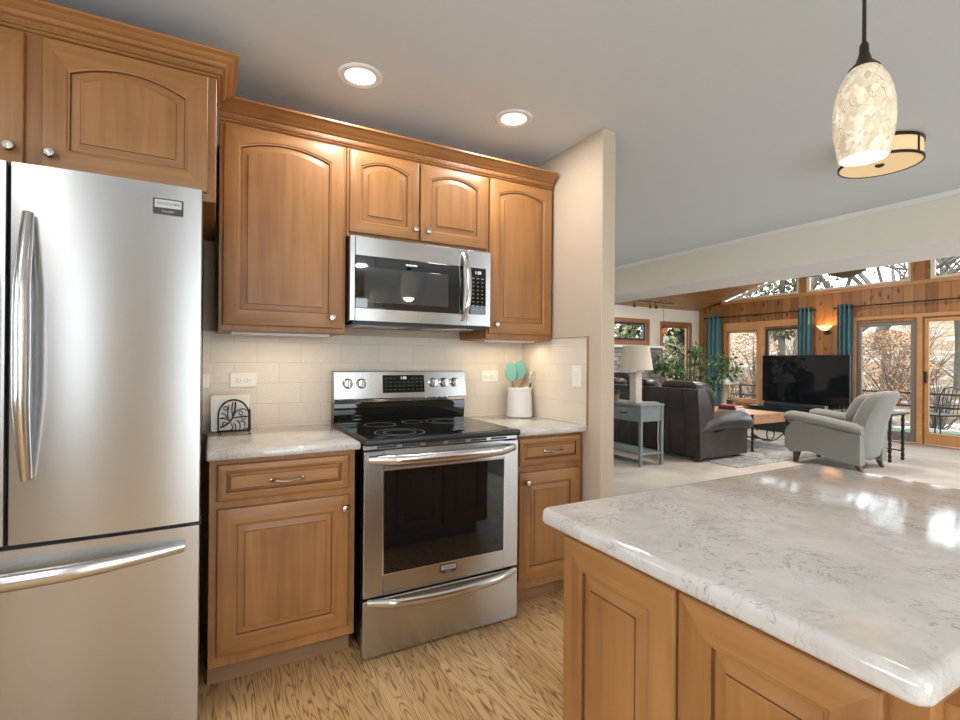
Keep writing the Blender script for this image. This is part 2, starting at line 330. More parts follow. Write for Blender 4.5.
def stone():
    m, nt, b = new_mat('ledge_stone')
    tc = nt.nodes.new('ShaderNodeTexCoord'); mp = nt.nodes.new('ShaderNodeMapping'); mp.inputs['Rotation'].default_value = (PI / 2, 0, 0); L(nt, tc.outputs['Object'], mp.inputs[0])
    br = N(nt, 'ShaderNodeTexBrick'); br.offset = 0.37; br.squash = 1.6; br.squash_frequency = 3
    br.inputs['Scale'].default_value = 1.0; br.inputs['Brick Width'].default_value = 0.22; br.inputs['Row Height'].default_value = 0.085; br.inputs['Mortar Size'].default_value = 0.006
    br.inputs['Color1'].default_value = (0.46, 0.43, 0.40, 1); br.inputs['Color2'].default_value = (0.20, 0.19, 0.19, 1); br.inputs['Mortar'].default_value = (0.10, 0.09, 0.09, 1)
    L(nt, mp.outputs[0], br.inputs['Vector'])
    n = N(nt, 'ShaderNodeTexNoise', i_Scale=14.0, i_Detail=5.0); L(nt, tc.outputs['Object'], n.inputs['Vector'])
    mx = N(nt, 'ShaderNodeMixRGB', blend_type='OVERLAY'); mx.inputs[0].default_value = 0.6; L(nt, br.outputs['Color'], mx.inputs[1]); L(nt, n.outputs['Fac'], mx.inputs[2])
    L(nt, mx.outputs[0], b.inputs['Base Color']); b.inputs['Roughness'].default_value = 0.85
    bump(nt, b, br.outputs['Fac'], -0.6, 0.02)
stone()
def hill():
    m, nt, b = new_mat('winter_hill')
    v = coords(nt, (1, 1, 1), False)
    n = N(nt, 'ShaderNodeTexNoise', i_Scale=1.5, i_Detail=9.0, i_Roughness=0.75); L(nt, v, n.inputs['Vector'])
    c = ramp(nt, n.outputs['Fac'], [(0.3, (0.03, 0.02, 0.012)), (0.46, (0.15, 0.088, 0.043)), (0.58, (0.23, 0.148, 0.076)), (0.7, (0.085, 0.078, 0.038))])
    n2 = N(nt, 'ShaderNodeTexNoise', i_Scale=0.9, i_Detail=9.0, i_Roughness=0.8); L(nt, v, n2.inputs['Vector'])
    s = ramp(nt, n2.outputs['Fac'], [(0.55, (0, 0, 0)), (0.58, (1, 1, 1))])
    mx = N(nt, 'ShaderNodeMixRGB'); mx.inputs[2].default_value = (0.36, 0.37, 0.39, 1); L(nt, s, mx.inputs[0]); L(nt, c, mx.inputs[1])
    L(nt, mx.outputs[0], b.inputs['Base Color']); b.inputs['Roughness'].default_value = 0.95
    bump(nt, b, n.outputs['Fac'], 0.8, 0.15)
hill()
def deck_mat():
    m, nt, b = new_mat('snowy_deck')
    v = coords(nt, (1, 1, 1), False)
    n = N(nt, 'ShaderNodeTexNoise', i_Scale=4.0, i_Detail=6.0); L(nt, v, n.inputs['Vector'])
    c = ramp(nt, n.outputs['Fac'], [(0.44, (0.07, 0.058, 0.05)), (0.50, (0.26, 0.27, 0.285))]); L(nt, c, b.inputs['Base Color'])
    b.inputs['Roughness'].default_value = 0.9
deck_mat()
def shell_glass():
    m, nt, b = new_mat('shell_glass')
    v = coords(nt, (1, 1, 0.75))
    nd = N(nt, 'ShaderNodeTexNoise', i_Scale=22.0, i_Detail=2.0); L(nt, v, nd.inputs['Vector'])
    ad = N(nt, 'ShaderNodeMixRGB', blend_type='ADD'); ad.inputs[0].default_value = 0.04; L(nt, v, ad.inputs[1]); L(nt, nd.outputs['Color'], ad.inputs[2])
    vo = N(nt, 'ShaderNodeTexVoronoi', feature='DISTANCE_TO_EDGE', i_Scale=76.0); L(nt, ad.outputs[0], vo.inputs['Vector'])
    vc = N(nt, 'ShaderNodeTexVoronoi', feature='F1', i_Scale=76.0); L(nt, ad.outputs[0], vc.inputs['Vector'])
    n3 = N(nt, 'ShaderNodeTexNoise', i_Scale=30.0); L(nt, v, n3.inputs['Vector'])
    e0 = ramp(nt, vo.outputs['Distance'], [(0.008, (0.25, 0.165, 0.085)), (0.045, (0.58, 0.49, 0.345))])
    gate = ramp(nt, n3.outputs['Fac'], [(0.42, (0, 0, 0)), (0.60, (1, 1, 1))])
    e1 = ramp(nt, vc.outputs['Color'], [(0.0, (0.38, 0.305, 0.20)), (0.5, (0.55, 0.465, 0.33)), (1.0, (0.68, 0.62, 0.51))])
    mx = N(nt, 'ShaderNodeMixRGB'); L(nt, gate, mx.inputs[0]); L(nt, e1, mx.inputs[1]); L(nt, e0, mx.inputs[2])
    L(nt, mx.outputs[0], b.inputs['Base Color']); L(nt, mx.outputs[0], b.inputs['Emission Color']); b.inputs['Emission Strength'].default_value = 0.36
    b.inputs['Roughness'].default_value = 0.25
shell_glass()
def pane_mat():
    m = bpy.data.materials.new('window_glass'); m.use_nodes = True; nt = m.node_tree; MAT['window_glass'] = m
    nt.nodes.remove(nt.nodes['Principled BSDF'])
    out = nt.nodes['Material Output']
    t = nt.nodes.new('ShaderNodeBsdfTransparent'); t.inputs[0].default_value = (0.94, 0.96, 0.96, 1)
    g = nt.nodes.new('ShaderNodeBsdfGlossy'); g.inputs['Roughness'].default_value = 0.02
    lw = nt.nodes.new('ShaderNodeFresnel'); lw.inputs[0].default_value = 1.2
    mx = nt.nodes.new('ShaderNodeMixShader'); L(nt, lw.outputs[0], mx.inputs[0]); L(nt, t.outputs[0], mx.inputs[1]); L(nt, g.outputs[0], mx.inputs[2]); L(nt, mx.outputs[0], out.inputs[0])
pane_mat()

# ------------------------------------------------------------------ mesh helpers
class MB:
    def __init__(s): s.bm = bmesh.new(); s.mi = 0
    def _add(s, verts, faces):
        vs = [s.bm.verts.new(v) for v in verts]
        out = []
        for f in faces:
            try:
                fc = s.bm.faces.new([vs[i] for i in f]); fc.material_index = s.mi; out.append(fc)
            except ValueError: pass
        return vs, out
    def box(s, x0, x1, y0, y1, z0, z1, b=0.0, seg=1):
        if x1 < x0: x0, x1 = x1, x0
        if y1 < y0: y0, y1 = y1, y0
        if z1 < z0: z0, z1 = z1, z0
        v = [(x0, y0, z0), (x1, y0, z0), (x1, y1, z0), (x0, y1, z0), (x0, y0, z1), (x1, y0, z1), (x1, y1, z1), (x0, y1, z1)]
        vs, fs = s._add(v, [(0, 3, 2, 1), (4, 5, 6, 7), (0, 1, 5, 4), (1, 2, 6, 5), (2, 3, 7, 6), (3, 0, 4, 7)])
        if b > 0:
            es = list({e for f in fs for e in f.edges})
            r = bmesh.ops.bevel(s.bm, geom=es, offset=b, segments=seg, profile=0.5, affect='EDGES', clamp_overlap=True)
            for f in r['faces']: f.material_index = s.mi
        return s
    def loft(s, rings, caps=True, closed=True):
        n = len(rings[0]); R = [[s.bm.verts.new(p) for p in r] for r in rings]
        for a, b in zip(R, R[1:]):
            for i in range(n if closed else n - 1):
                j = (i + 1) % n
                try: s.bm.faces.new((a[i], a[j], b[j], b[i])).material_index = s.mi
                except ValueError: pass
        if caps and closed:
            for r in (R[0], R[-1]):
                try: s.bm.faces.new(r).material_index = s.mi
                except ValueError: pass
        return s
    def prism(s, poly, axis, a, b):
        def P(p, t): return {0: (t, p[0], p[1]), 1: (p[0], t, p[1]), 2: (p[0], p[1], t)}[axis]
        return s.loft([[P(p, a) for p in poly], [P(p, b) for p in poly]])
    def lathe(s, prof, c=(0, 0, 0), seg=24, axis=2, flute=0.0, nf=0, caps=True, squash=(1, 1)):
        rings = []
        for r, h in prof:
            ring = []
            for k in range(seg):
                a = 2 * PI * k / seg; rr = r * (1 + (flute * math.cos(nf * a) if nf else 0))
                x, y = rr * math.cos(a) * squash[0], rr * math.sin(a) * squash[1]
                ring.append({2: (c[0] + x, c[1] + y, c[2] + h), 1: (c[0] + x, c[1] + h, c[2] + y), 0: (c[0] + h, c[1] + x, c[2] + y)}[axis])
            rings.append(ring)
        return s.loft(rings, caps)
    def tube(s, pts, r, seg=8, closed=False, squash=None):
        pts = [Vector(p) for p in pts]; n = len(pts); rings = []
        rad = r if isinstance(r, (list, tuple)) else [r] * n
        up = None
        for i, p in enumerate(pts):
            if closed: t = pts[(i + 1) % n] - pts[i - 1]
            else: t = pts[min(i + 1, n - 1)] - pts[max(i - 1, 0)]
            if t.length < 1e-9: t = Vector((0, 0, 1))
            t.normalize()
            if up is None: up = Vector((0, 0, 1)) if abs(t.z) < 0.9 else Vector((1, 0, 0))
            u = up - t * up.dot(t)
            if u.length < 1e-6: u = t.orthogonal()
            u.normalize(); w = t.cross(u); up = u
            a, b = (1, 1) if squash is None else squash
            rings.append([p + (u * math.cos(2 * PI * k / seg) * a + w * math.sin(2 * PI * k / seg) * b) * rad[i] for k in range(seg)])
        if closed: rings.append(rings[0])
        if closed:
            R = [[s.bm.verts.new(q) for q in ring] for ring in rings[:-1]]; R.append(R[0])
            for a, b in zip(R, R[1:]):
                for k in range(seg):
                    s.bm.faces.new((a[k], a[(k + 1) % seg], b[(k + 1) % seg], b[k])).material_index = s.mi
            return s
        return s.loft(rings)
    def ball(s, c, r, seg=12, sc=(1, 1, 1)):
        rings = []
        for i in range(1, seg):
            t = PI * i / seg
            rings.append([(c[0] + r * sc[0] * math.sin(t) * math.cos(2 * PI * k / seg), c[1] + r * sc[1] * math.sin(t) * math.sin(2 * PI * k / seg), c[2] - r * sc[2] * math.cos(t)) for k in range(seg)])
        return s.loft(rings)
    def quad(s, a, b, c, d): s._add([a, b, c, d], [(0, 1, 2, 3)]); return s
    def sweep(s, prof, path):
        """profile [(out, z)] along a 2D path [(x, y)], out is to the right of travel; mitred"""
        path = [Vector(p) for p in path]; rings = []
        n = len(path)
        def nrm(a, b):
            d = (b - a).normalized(); return Vector((d.y, -d.x))
        for i, p in enumerate(path):
            if i == 0: o = nrm(path[0], path[1])
            elif i == n - 1: o = nrm(path[-2], path[-1])
            else:
                n1, n2 = nrm(path[i - 1], path[i]), nrm(path[i], path[i + 1]); o = (n1 + n2) / (1 + n1.dot(n2))
            rings.append([(p.x + o.x * q[0], p.y + o.y * q[0], q[1]) for q in prof])
        return s.loft(rings)
    def build(s, name, mats, parent=None, origin=None, smooth=35, local=False, subd=0):
        bm = s.bm
        off = Vector((0, 0, 0))
        if origin is not None: off = Vector(origin)
        elif parent is not None and not local: off = root_loc(parent)
        if off.length: bmesh.ops.translate(bm, verts=bm.verts, vec=-off)
        bmesh.ops.recalc_face_normals(bm, faces=bm.faces)
        me = bpy.data.meshes.new(name); bm.to_mesh(me); bm.free()
        if isinstance(mats, str): mats = [mats]
        for mm in mats: me.materials.append(MAT[mm])
        if smooth:
            try:
                for p in me.polygons: p.use_smooth = True
                me.set_sharp_from_angle(angle=math.radians(smooth))
            except Exception: pass
        o = bpy.data.objects.new(name, me); COL.objects.link(o)
        if parent is not None: o.parent = parent
        else: o.location = off
        if subd:
            md = o.modifiers.new('subsurf', 'SUBSURF'); md.levels = subd; md.render_levels = subd
        return o
def root_loc(o):
    while o.parent is not None: o = o.parent
    return Vector(o.location)
def tag(o, label, cat, group=None, kind=None):
    o['label'] = label; o['category'] = cat
    if group: o['group'] = group
    if kind: o['kind'] = kind
    return o
def thing(name, loc, label, cat, group=None, rz=0.0):
    o = bpy.data.objects.new(name, None); o.location = loc; o.rotation_euler = (0, 0, rz); o.empty_display_size = 0.1
    COL.objects.link(o); return tag(o, label, cat, group)
def struct(name, mb, mat, parent=None, label=None):
    o = mb.build(name, mat, parent); 
    if parent is None: o['kind'] = 'structure'
    if label: o['label'] = label
    return o
def word(name, txt, size, pos, parent, mat, rot=(PI / 2, 0, 0), align='CENTER', ext=0.0003):
    c = bpy.data.curves.new(name, 'FONT'); c.body = txt; c.size = size; c.align_x = align; c.align_y = 'CENTER'; c.extrude = ext
    c.materials.append(MAT[mat])
    tmp = bpy.data.objects.new(name, c); me = bpy.data.meshes.new_from_object(tmp); bpy.data.objects.remove(tmp); bpy.data.curves.remove(c)
    o = bpy.data.objects.new(name, me); COL.objects.link(o); o.parent = parent
    o.location = Vector(pos) - root_loc(parent); o.rotation_euler = rot
    return o
def lamp(name, typ, loc, power, color=(1, 0.93, 0.82), size=0.1, sy=None, rot=(0, 0, 0), parent=None, spread=None):
    l = bpy.data.lights.new(name, typ); l.energy = power; l.color = color
    if typ == 'AREA':
        l.shape = 'DISK' if sy is None else 'RECTANGLE'; l.size = size
        if sy is not None: l.size_y = sy
        if spread: l.spread = spread
    else: l.shadow_soft_size = size
    o = bpy.data.objects.new(name, l); COL.objects.link(o); o.rotation_euler = rot
    if parent is not None:
        o.parent = parent; o.location = Vector(loc) - root_loc(parent)
    else: o.location = loc
    return o

# ------------------------------------------------------------------ setting
ZC = 2.46
XT, YN, XB = 9.143, 4.764, 3.97           # TV wall, north wall, beam face
YS, XW = -5.2, -2.6
def roof_z(y):
    return 2.41 + 0.32 * (YN - y) if y > -0.6 else roof_z(-0.59) - 0.32 * (-0.6 - y)

struct('floor', MB().box(XW, 2.2, YS, 0.02, -0.1, 0.0), 'oak_floor')
struct('floor_carpet', MB().box(2.2, XT + 0.1, YS, YN + 0.1, -0.1, 0.0).box(1.3, 2.2, 0.02, YN + 0.1, -0.1, 0.0), 'carpet')
struct('ceiling', MB().box(XW - .1, XB, YS - .1, YN + .1, ZC, ZC + 0.1), 'ceiling_paint')
struct('wall_back', MB().box(XW, 1.301, 0.0, 0.1, 0, ZC), 'wall_cream')
struct('wall_wing', MB().box(1.2097, 1.3013, -0.741, 0.0, 0, ZC, 0.004), 'wall_cream')
struct('wall_backsplash', MB().box(-0.62, 1.2097, -0.008, 0.0, 0.9, 1.383), 'tile_back')
struct('wall_backsplash_side', MB().box(1.2017, 1.2097, -0.64, -0.008, 0.914, 1.383), 'tile_side')
struct('trim_1', MB().box(1.198, 1.2097, -0.645, -0.64, 0.914, 1.386).box(1.1995, 1.2097, -0.645, -0.008, 1.383, 1.387), 'toe_kick')
# left and rear kitchen walls, with unseen windows added to bring in daylight
def holed(mb, fixed_axis, p0, p1, u0, u1, z0, z1, holes):
    """a wall with rectangular holes [(u0,u1,z0,z1)] sorted along u, no overlap in u"""
    def bx(a, b, c, d):
        if b - a < 1e-4 or d - c < 1e-4: return
        if fixed_axis == 'x': mb.box(p0, p1, a, b, c, d)
        else: mb.box(a, b, p0, p1, c, d)
    cur = u0
    for a, b, c, d in sorted(holes):
        bx(cur, a, z0, z1); bx(a, b, z0, c); bx(a, b, d, z1); cur = b
    bx(cur, u1, z0, z1); return mb
struct('wall_left', holed(MB(), 'x', XW - .1, XW, YS, 0.0, 0, ZC, [(-4.9, -1.5, 0.75, 2.25)]), 'wall_cream')
struct('wall_rear', holed(MB(), 'y', YS - .1, YS, XW - .1, XT + .1, 0, 2.46, [(-2.12, -1.68, 0.75, 2.25), (-0.45, 1.5, 0.02, 2.2), (3.1, 3.85, 0.02, 2.2), (4.8, 8.8, 0.02, 2.2)]), 'wall_cream')
struct('wall_dining', MB().box(1.2013, 1.3013, 0.1, YN, 0, ZC), 'wall_white')

def window(name, axis, pf, u0, u1, z0, z1, cas=0.07, mats=('pine_casing', 'pine_casing_rail'), sash=0.045, sash_mat='pine_casing', depth=0.1, inner=-1, top=None):
    """frame, sash and pane in a hole; pf = interior face, inner = direction of the room"""
    root = bpy.data.objects.new(name, None); COL.objects.link(root); root['kind'] = 'structure'
    def bx(mb, a, b, c, d, e, f, bv=0.003):   # a,b depth from the interior face (positive into the room), c,d along, e,f height
        if axis == 'x': mb.box(pf + inner * a, pf + inner * b, c, d, e, f, bv)
        else: mb.box(c, d, pf + inner * a, pf + inner * b, e, f, bv)
        return mb
    if cas:
        mb = MB(); bx(mb, 0.0, 0.025, u0 - cas, u0, z0 - cas, z1 + cas); bx(mb, 0.0, 0.025, u1, u1 + cas, z0 - cas, z1 + cas)
        mb.build('casing', mats[0], root)
        mb = MB(); bx(mb, 0.0, 0.025, u0, u1, z1, z1 + cas); bx(mb, 0.0, 0.03, u0, u1, z0 - cas, z0); mb.build('casing', mats[1], root)
    mb = MB(); d0, d1 = -0.02, -0.07
    bx(mb, d0, d1, u0, u0 + sash, z0, z1); bx(mb, d0, d1, u1 - sash, u1, z0, z1); bx(mb, d0, d1, u0 + sash, u1 - sash, z0, z0 + sash); bx(mb, d0, d1, u0 + sash, u1 - sash, z1 - sash, z1)
    mb.build('sash', sash_mat, root)
    mb = MB(); bx(mb, -0.043, -0.049, u0 + sash - .005, u1 - sash + .005, z0 + sash - .005, z1 - sash + .005, 0); mb.build('pane', 'window_glass', root)
    return root

plain('sash_dark', (0.05, 0.048, 0.045), 0.5)
plain('sash_grey', (0.20, 0.18, 0.165), 0.5)
# north white wall (faces -y)
struct('wall_north', holed(MB(), 'y', YN, YN + .1, 1.2, XT + .1, 0, 2.415, [(5.95, 7.47, 1.70, 2.07), (7.96, 8.80, 0.45, 2.06)]), 'wall_white')
window('window_1', 'y', YN, 5.95, 7.47, 1.70, 2.07, 0.085, ('red_casing', 'red_casing_rail'), sash_mat='sash_dark')
window('window_2', 'y', YN, 7.96, 8.80, 0.45, 2.06, 0.075, ('red_casing', 'red_casing_rail'), sash_mat='red_casing')
# TV wall (faces -x): lower part up to 2.5, clerestory band above, gable over it
tvw = MB()
holed(tvw, 'x', XT, XT + .12, YS, YN + .1, 0, 2.535, [(3.39, 4.08, 0.47, 1.925), (2.42, 3.24, 0.47, 1.94), (0.83, 1.655, 0.01, 1.94), (-0.16, 0.755, 0.01, 1.975), (-2.2, -0.4, 0.01, 1.975), (-4.6, -2.6, 0.5, 1.975)])
posts = [(2.48, 2.604), (0.68, 0.913), (-1.1, -0.9), (-2.9, -2.7)]
for a, b in posts: tvw.prism([(a, 2.535), (b, 2.535), (b, roof_z(b) + .02), (a, roof_z(a) + .02)], 0, XT, XT + .12)
tvw.prism([(-5.2, 2.535), (-4.4, 2.535), (-4.4, roof_z(-4.4) + .02), (-5.2, roof_z(-5.2) + .02)], 0, XT, XT + .12)
tvw.prism([(YN + .1, 2.4), (YN + .1, roof_z(YN) + .02), (4.2, roof_z(4.2) + .02), (4.2, 2.535)], 0, XT, XT + .12)
struct('wall_right', tvw, 'knotty_pine')
window('window_3', 'x', XT, 3.39, 4.08, 0.47, 1.925, 0.05)
window('window_4', 'x', XT, 2.42, 3.24, 0.47, 1.94, 0.0, sash_mat='sash_dark')
tr = MB().box(XT - .03, XT, 2.36, 4.14, 1.97, 2.09, .004); tr.box(XT - .028, XT, 3.245, 3.34, 0.3, 1.97, .003); struct('trim_2', tr, 'pine_casing_rail')
tr = MB().box(XT - .03, XT, -5.1, 1.70, 1.985, 2.045, .004).box(XT - .03, XT, 0.76, 0.826, 0, 1.985, .003).box(XT - .03, XT, 1.655, 1.71, 0, 1.985, .003); struct('trim_3', tr, 'pine_casing_rail')
struct('trim_4', MB().box(XT - .02, XT, -4.4, 4.2, 2.505, 2.565, .003), 'pine_casing_rail')
def slider(name, u0, u1, z1, mat, bottom, handle=None, lock=False):
    root = bpy.data.objects.new(name, None); COL.objects.link(root); root['kind'] = 'structure'
    a, b = XT + 0.02, XT + 0.065
    MB().box(a, b, u0, u0 + .085, .02, z1, .004).box(a, b, u1 - .055, u1, .02, z1, .004).box(a, b, u0 + .085, u1 - .055, .02, bottom, .004).box(a, b, u0 + .085, u1 - .055, z1 - .06, z1, .004).build('door_frame', mat, root)
    MB().box(XT + .04, XT + .046, u0 + .08, u1 - .05, bottom - .005, z1 - .055).build('pane', 'window_glass', root)
    if lock: MB().box(XT - .02, XT + .02, u1 - .045, u1 - .015, .96, 1.14, .004).build('door_handle', 'black_plastic', root)
    return root
slider('door_1', 0.835, 1.65, 1.935, 'sash_grey', 0.17)
slider('door_2', -0.155, 0.75, 1.97, 'pine_casing', 0.19, lock=True)
slider('door_3', -1.30, -0.41, 1.97, 'pine_casing', 0.19)
slider('door_4', -2.19, -1.31, 1.97, 'pine_casing', 0.19)
window('window_8', 'x', XT, -4.6, -2.6, 0.5, 1.975, 0.05)
# clerestory panes follow the roof
def cler(name, u0, u1, z0):
    root = bpy.data.objects.new(name, None); COL.objects.link(root); root['kind'] = 'structure'
    def poly(i):
        a, b = u0 + i, u1 - i
        za, zb = roof_z(a) - .05 - i, roof_z(b) - .05 - i
        p = [(a, z0 + i), (b, max(z0 + i, zb) ), (b, zb), (a, za)] if zb > z0 + i + .02 else [(a, z0 + i), (b - (z0 + i - zb) / .32, z0 + i), (b - (z0 + i - zb) / .32, z0 + i + .002), (a, za)]
        if zb > z0 + i + .02: p[1] = (b, z0 + i)
        if a < -0.6 < b: p = [(a, z0 + i), (b, z0 + i), (b, zb), (-0.6, roof_z(-0.6) - .05 - i), (a, za)]
        return p
    o, i_ = poly(0.0), poly(0.05)
    mb = MB()
    n = len(o)
    for k in range(n):
        j = (k + 1) % n
        mb.loft([[(XT + .02, *o[k]), (XT + .02, *o[j]), (XT + .02, *i_[j]), (XT + .02, *i_[k])], [(XT + .07, *o[k]), (XT + .07, *o[j]), (XT + .07, *i_[j]), (XT + .07, *i_[k])]])
    mb.build('sash', 'wall_white', root, smooth=0)
    MB().prism(poly(0.04), 0, XT + .04, XT + .046).build('pane', 'window_glass', root, smooth=0)
cler('window_5', 2.604, 4.2, 2.56); cler('window_6', 0.913, 2.48, 2.56); cler('window_7', -0.9, 0.68, 2.56); cler('window_9', -2.7, -1.1, 2.56)
# living room roof boards
rc = MB()
def rpoly(off): return [(YN + .1, roof_z(YN + .1) + off), (-0.6, roof_z(-0.6) + off), (YS - .1, roof_z(YS - .1) + off)]
a, b = rpoly(0), rpoly(.12)
for k in range(2): rc.prism([a[k], a[k + 1], b[k + 1], b[k]], 0, XB, XT + .12)
struct('ceiling_living', rc, 'pine_ceiling')
# beam between kitchen ceiling and the living room
struct('beam', MB().prism([(YN, 2.115), (YN, roof_z(YN)), (-0.6, roof_z(-0.6)), (YS, roof_z(YS)), (YS, 2.115)], 0, XB, XB + .63), 'beam_cream')
struct('trim_5', MB().sweep([(0, ZC), (0, ZC - .035), (.012, ZC - .03), (.03, ZC)], [(XB, YN), (XB, YS)]), 'trim_white')
struct('lit_beam_underside', MB().box(XB - .006, XB + .636, YS, YN, 2.108, 2.115), 'trim_white')  # sheet under the beam, its cool white stands in for window light there
struct('wall_rear_gable', MB().box(XB, XT + .1, YS - .1, YS, 2.46, 2.7), 'wall_cream')
# windows added behind the viewer, sized for daylight and reflections in the steel
window('added_window_10', 'x', XW, -4.9, -1.5, 0.75, 2.25, 0.06, inner=1)
window('added_window_11', 'y', YS, -2.12, -1.68, 0.75, 2.25, 0.06, inner=1)
window('added_window_12', 'y', YS, -0.45, 1.5, 0.02, 2.2, 0.07, inner=1)
window('added_window_14', 'y', YS, 3.1, 3.85, 0.02, 2.2, 0.07, inner=1)
window('added_window_13', 'y', YS, 4.8, 8.8, 0.02, 2.2, 0.07, inner=1)
struct('baseboard_north', MB().box(1.32, 7.8, YN - .015, YN, 0, .09, .003), 'trim_white')
struct('baseboard_wing', MB().box(1.21, 1.30, -.752, -.741, 0, .09, .002), 'trim_white')

# ------------------------------------------------------------------ cabinet doors
def outline(w, h, inset, arch, K=14, lift=0.0):
    """points counter-clockwise from bottom left; arched top when arch > 0"""
    x0, x1, z0, z1 = inset, w - inset, inset, h - inset + (lift if arch else 0)
    pts = [(x0, z0), (x1, z0)]
    for k in range(K + 1):
        t = k / K; x = x1 + (x0 - x1) * t
        pts.append((x, z1 - arch * (2 * t - 1) ** 2))
    return pts
def panel_door(name, mapf, w, h, arch, parent, fw=0.058, mats=('maple', 'maple_rail', 'maple_groove'), horiz=False, t=0.02):
    bv = .013 if horiz else .030
    """raised-panel door or drawer front; mapf(u, d, z) -> world, d measured outwards from the cabinet face"""
    K = 14
    rings = [(0, 0, 0), (0, t - .005, 0), (.002, t - .002, 0), (.007, t, 0), (fw, t, arch), (fw + .003, t - .003, arch), (fw + .008, t - .004, arch), (fw + .0095, t - .010, arch), (fw + .0120, t - .010, arch), (fw + .012 + bv * .75, t - .0035, arch), (fw + .0135 + bv * .75, t - .0005, arch), (fw + .016 + bv * .75, t - .0005, arch)]
    bm = bmesh.new(); R = []
    for ins, d, a in rings:
        R.append([bm.verts.new(mapf(u, d, z)) for u, z in outline(w, h, ins, a * .72, K, .014)])
    n = len(R[0])
    for ri in range(len(R) - 1):
        for i in range(n):
            j = (i + 1) % n
            f = bm.faces.new((R[ri][i], R[ri][j], R[ri + 1][j], R[ri + 1][i]))
            rail = (i == 0) or (2 <= i <= K + 1)
            f.material_index = 1 if rail else 0
            if ri in (6, 7, 9): f.material_index = 2
    f = bm.faces.new(R[-1]); f.material_index = 1 if horiz else 0
    bm.faces.new(R[0])
    mb = MB(); mb.bm.free(); mb.bm = bm
    return mb.build(name, list(mats), parent, smooth=25)
def front_y(yf, x0, z0): return lambda u, d, z: (x0 + u, yf - d, z0 + z)           # faces -y
def front_nx(xf, y0, z0): return lambda u, d, z: (xf - d, y0 - u, z0 + z)          # faces -x
def front_py(yf, x0, z0): return lambda u, d, z: (x0 - u, yf + d, z0 + z)          # faces +y
def knob(parent, p, direc=(0, -1, 0), r=0.016):
    prof = [(0.006, 0), (0.006, .010), (0.010, .014), (r, .019), (r, .024), (r * .8, .029), (0.003, .031)]
    d = Vector(direc)
    mb = MB()
    if abs(d.y) > .5:
        s = d.y; mb.lathe([(q, s * h) for q, h in prof], p, 16, 1)
    else:
        s = d.x; mb.lathe([(q, s * h) for q, h in prof], p, 16, 0)
    return mb.build('knob', 'nickel', parent)
def arched_pull(parent, x, y, z, w=0.11):
    pts = []
    for k in range(13):
        t = k / 12; pts.append((x - w / 2 + w * t, y - .030 * math.sin(PI * t) ** .6 - .001, z - .004 * math.sin(PI * t)))
    rad = [.0075 if k in (0, 12) else (.0068 if k in (1, 2, 10, 11) else .0045) for k in range(13)]
    mb = MB().tube(pts, rad, 10); mb.ball((x - w / 2, y - .004, z), .010, 10, (1, .6, 1)); mb.ball((x + w / 2, y - .004, z), .010, 10, (1, .6, 1))
    return mb.build('pull', 'nickel', parent)
def body(parent, x0, x1, y0, y1, z0, z1, name='cabinet_body'):
    return MB().box(x0, x1, y0, y1, z0, z1, .0025).build(name, 'maple', parent)

DT = 0.02
# --- base cabinets
t = thing('base_cabinet', (-0.29, -0.3, 0), 'honey maple base cabinet with one drawer and door, between refrigerator and range', 'cabinet')
body(t, -0.5594, -0.0205, -0.6031, -0.02, .105, .881)
MB().box(-0.5594, -0.0205, -0.5153, -0.02, 0, .105).build('toe_kick', 'toe_kick', t)
dr = panel_door('drawer', front_y(-.6031, -.533, .724), .483, .135, 0, t, .022, horiz=True); arched_pull(dr, -.292, -.625, .789)
do = panel_door('door', front_y(-.6031, -.532, .152), .482, .543, 0, t); knob(do, (-.069, -.623, .645))
t = thing('base_cabinet', (0.99, -0.3, 0), 'narrow maple base cabinet with drawer and door, between range and wing wall', 'cabinet')
body(t, 0.768, 1.200, -0.6031, -0.02, .105, .881)
MB().box(0.768, 1.200, -0.5153, -0.02, 0, .105).build('toe_kick', 'toe_kick', t)
dr = panel_door('drawer', front_y(-.6031, .790, .727), .390, .138, 0, t, .022, horiz=True); arched_pull(dr, .996, -.625, .796)
do = panel_door('door', front_y(-.6031, .790, .152), .390, .543, 0, t); knob(do, (.827, -.623, .648))
# --- upper cabinets
ZU, ZT = 1.3734, 2.275
t = thing('wall_cabinet', (-0.27, -0.17, ZU), 'tall maple wall cabinet with one wide arched door, over the napkin holder', 'cabinet')
body(t, -0.5317, -0.002, -.3277, -.001, ZU, ZT)
do = panel_door('door', front_y(-.3277, -.516, 1.398), .500, .846, .052, t); knob(do, (-.070, -.3477, 1.447))
t = thing('wall_cabinet', (0.38, -0.17, 1.8315), 'short maple wall cabinet with a pair of arched doors, directly above the microwave', 'cabinet')
body(t, 0.0, 0.757, -.3277, -.001, 1.836, ZT)
do = panel_door('door', front_y(-.3277, .010, 1.856), .347, .390, .045, t, .052); knob(do, (.334, -.3477, 1.907))
do = panel_door('door', front_y(-.3277, .368, 1.856), .383, .390, .045, t, .052); knob(do, (.402, -.3477, 1.905))
t = thing('wall_cabinet', (0.98, -0.17, ZU), 'tall narrow maple wall cabinet with arched door, over the utensil crock', 'cabinet')
body(t, 0.759, 1.1982, -.3277, -.001, ZU, ZT)
do = panel_door('door', front_y(-.3277, .768, 1.402), .416, .846, .045, t, .056); knob(do, (.806, -.3477, 1.452))
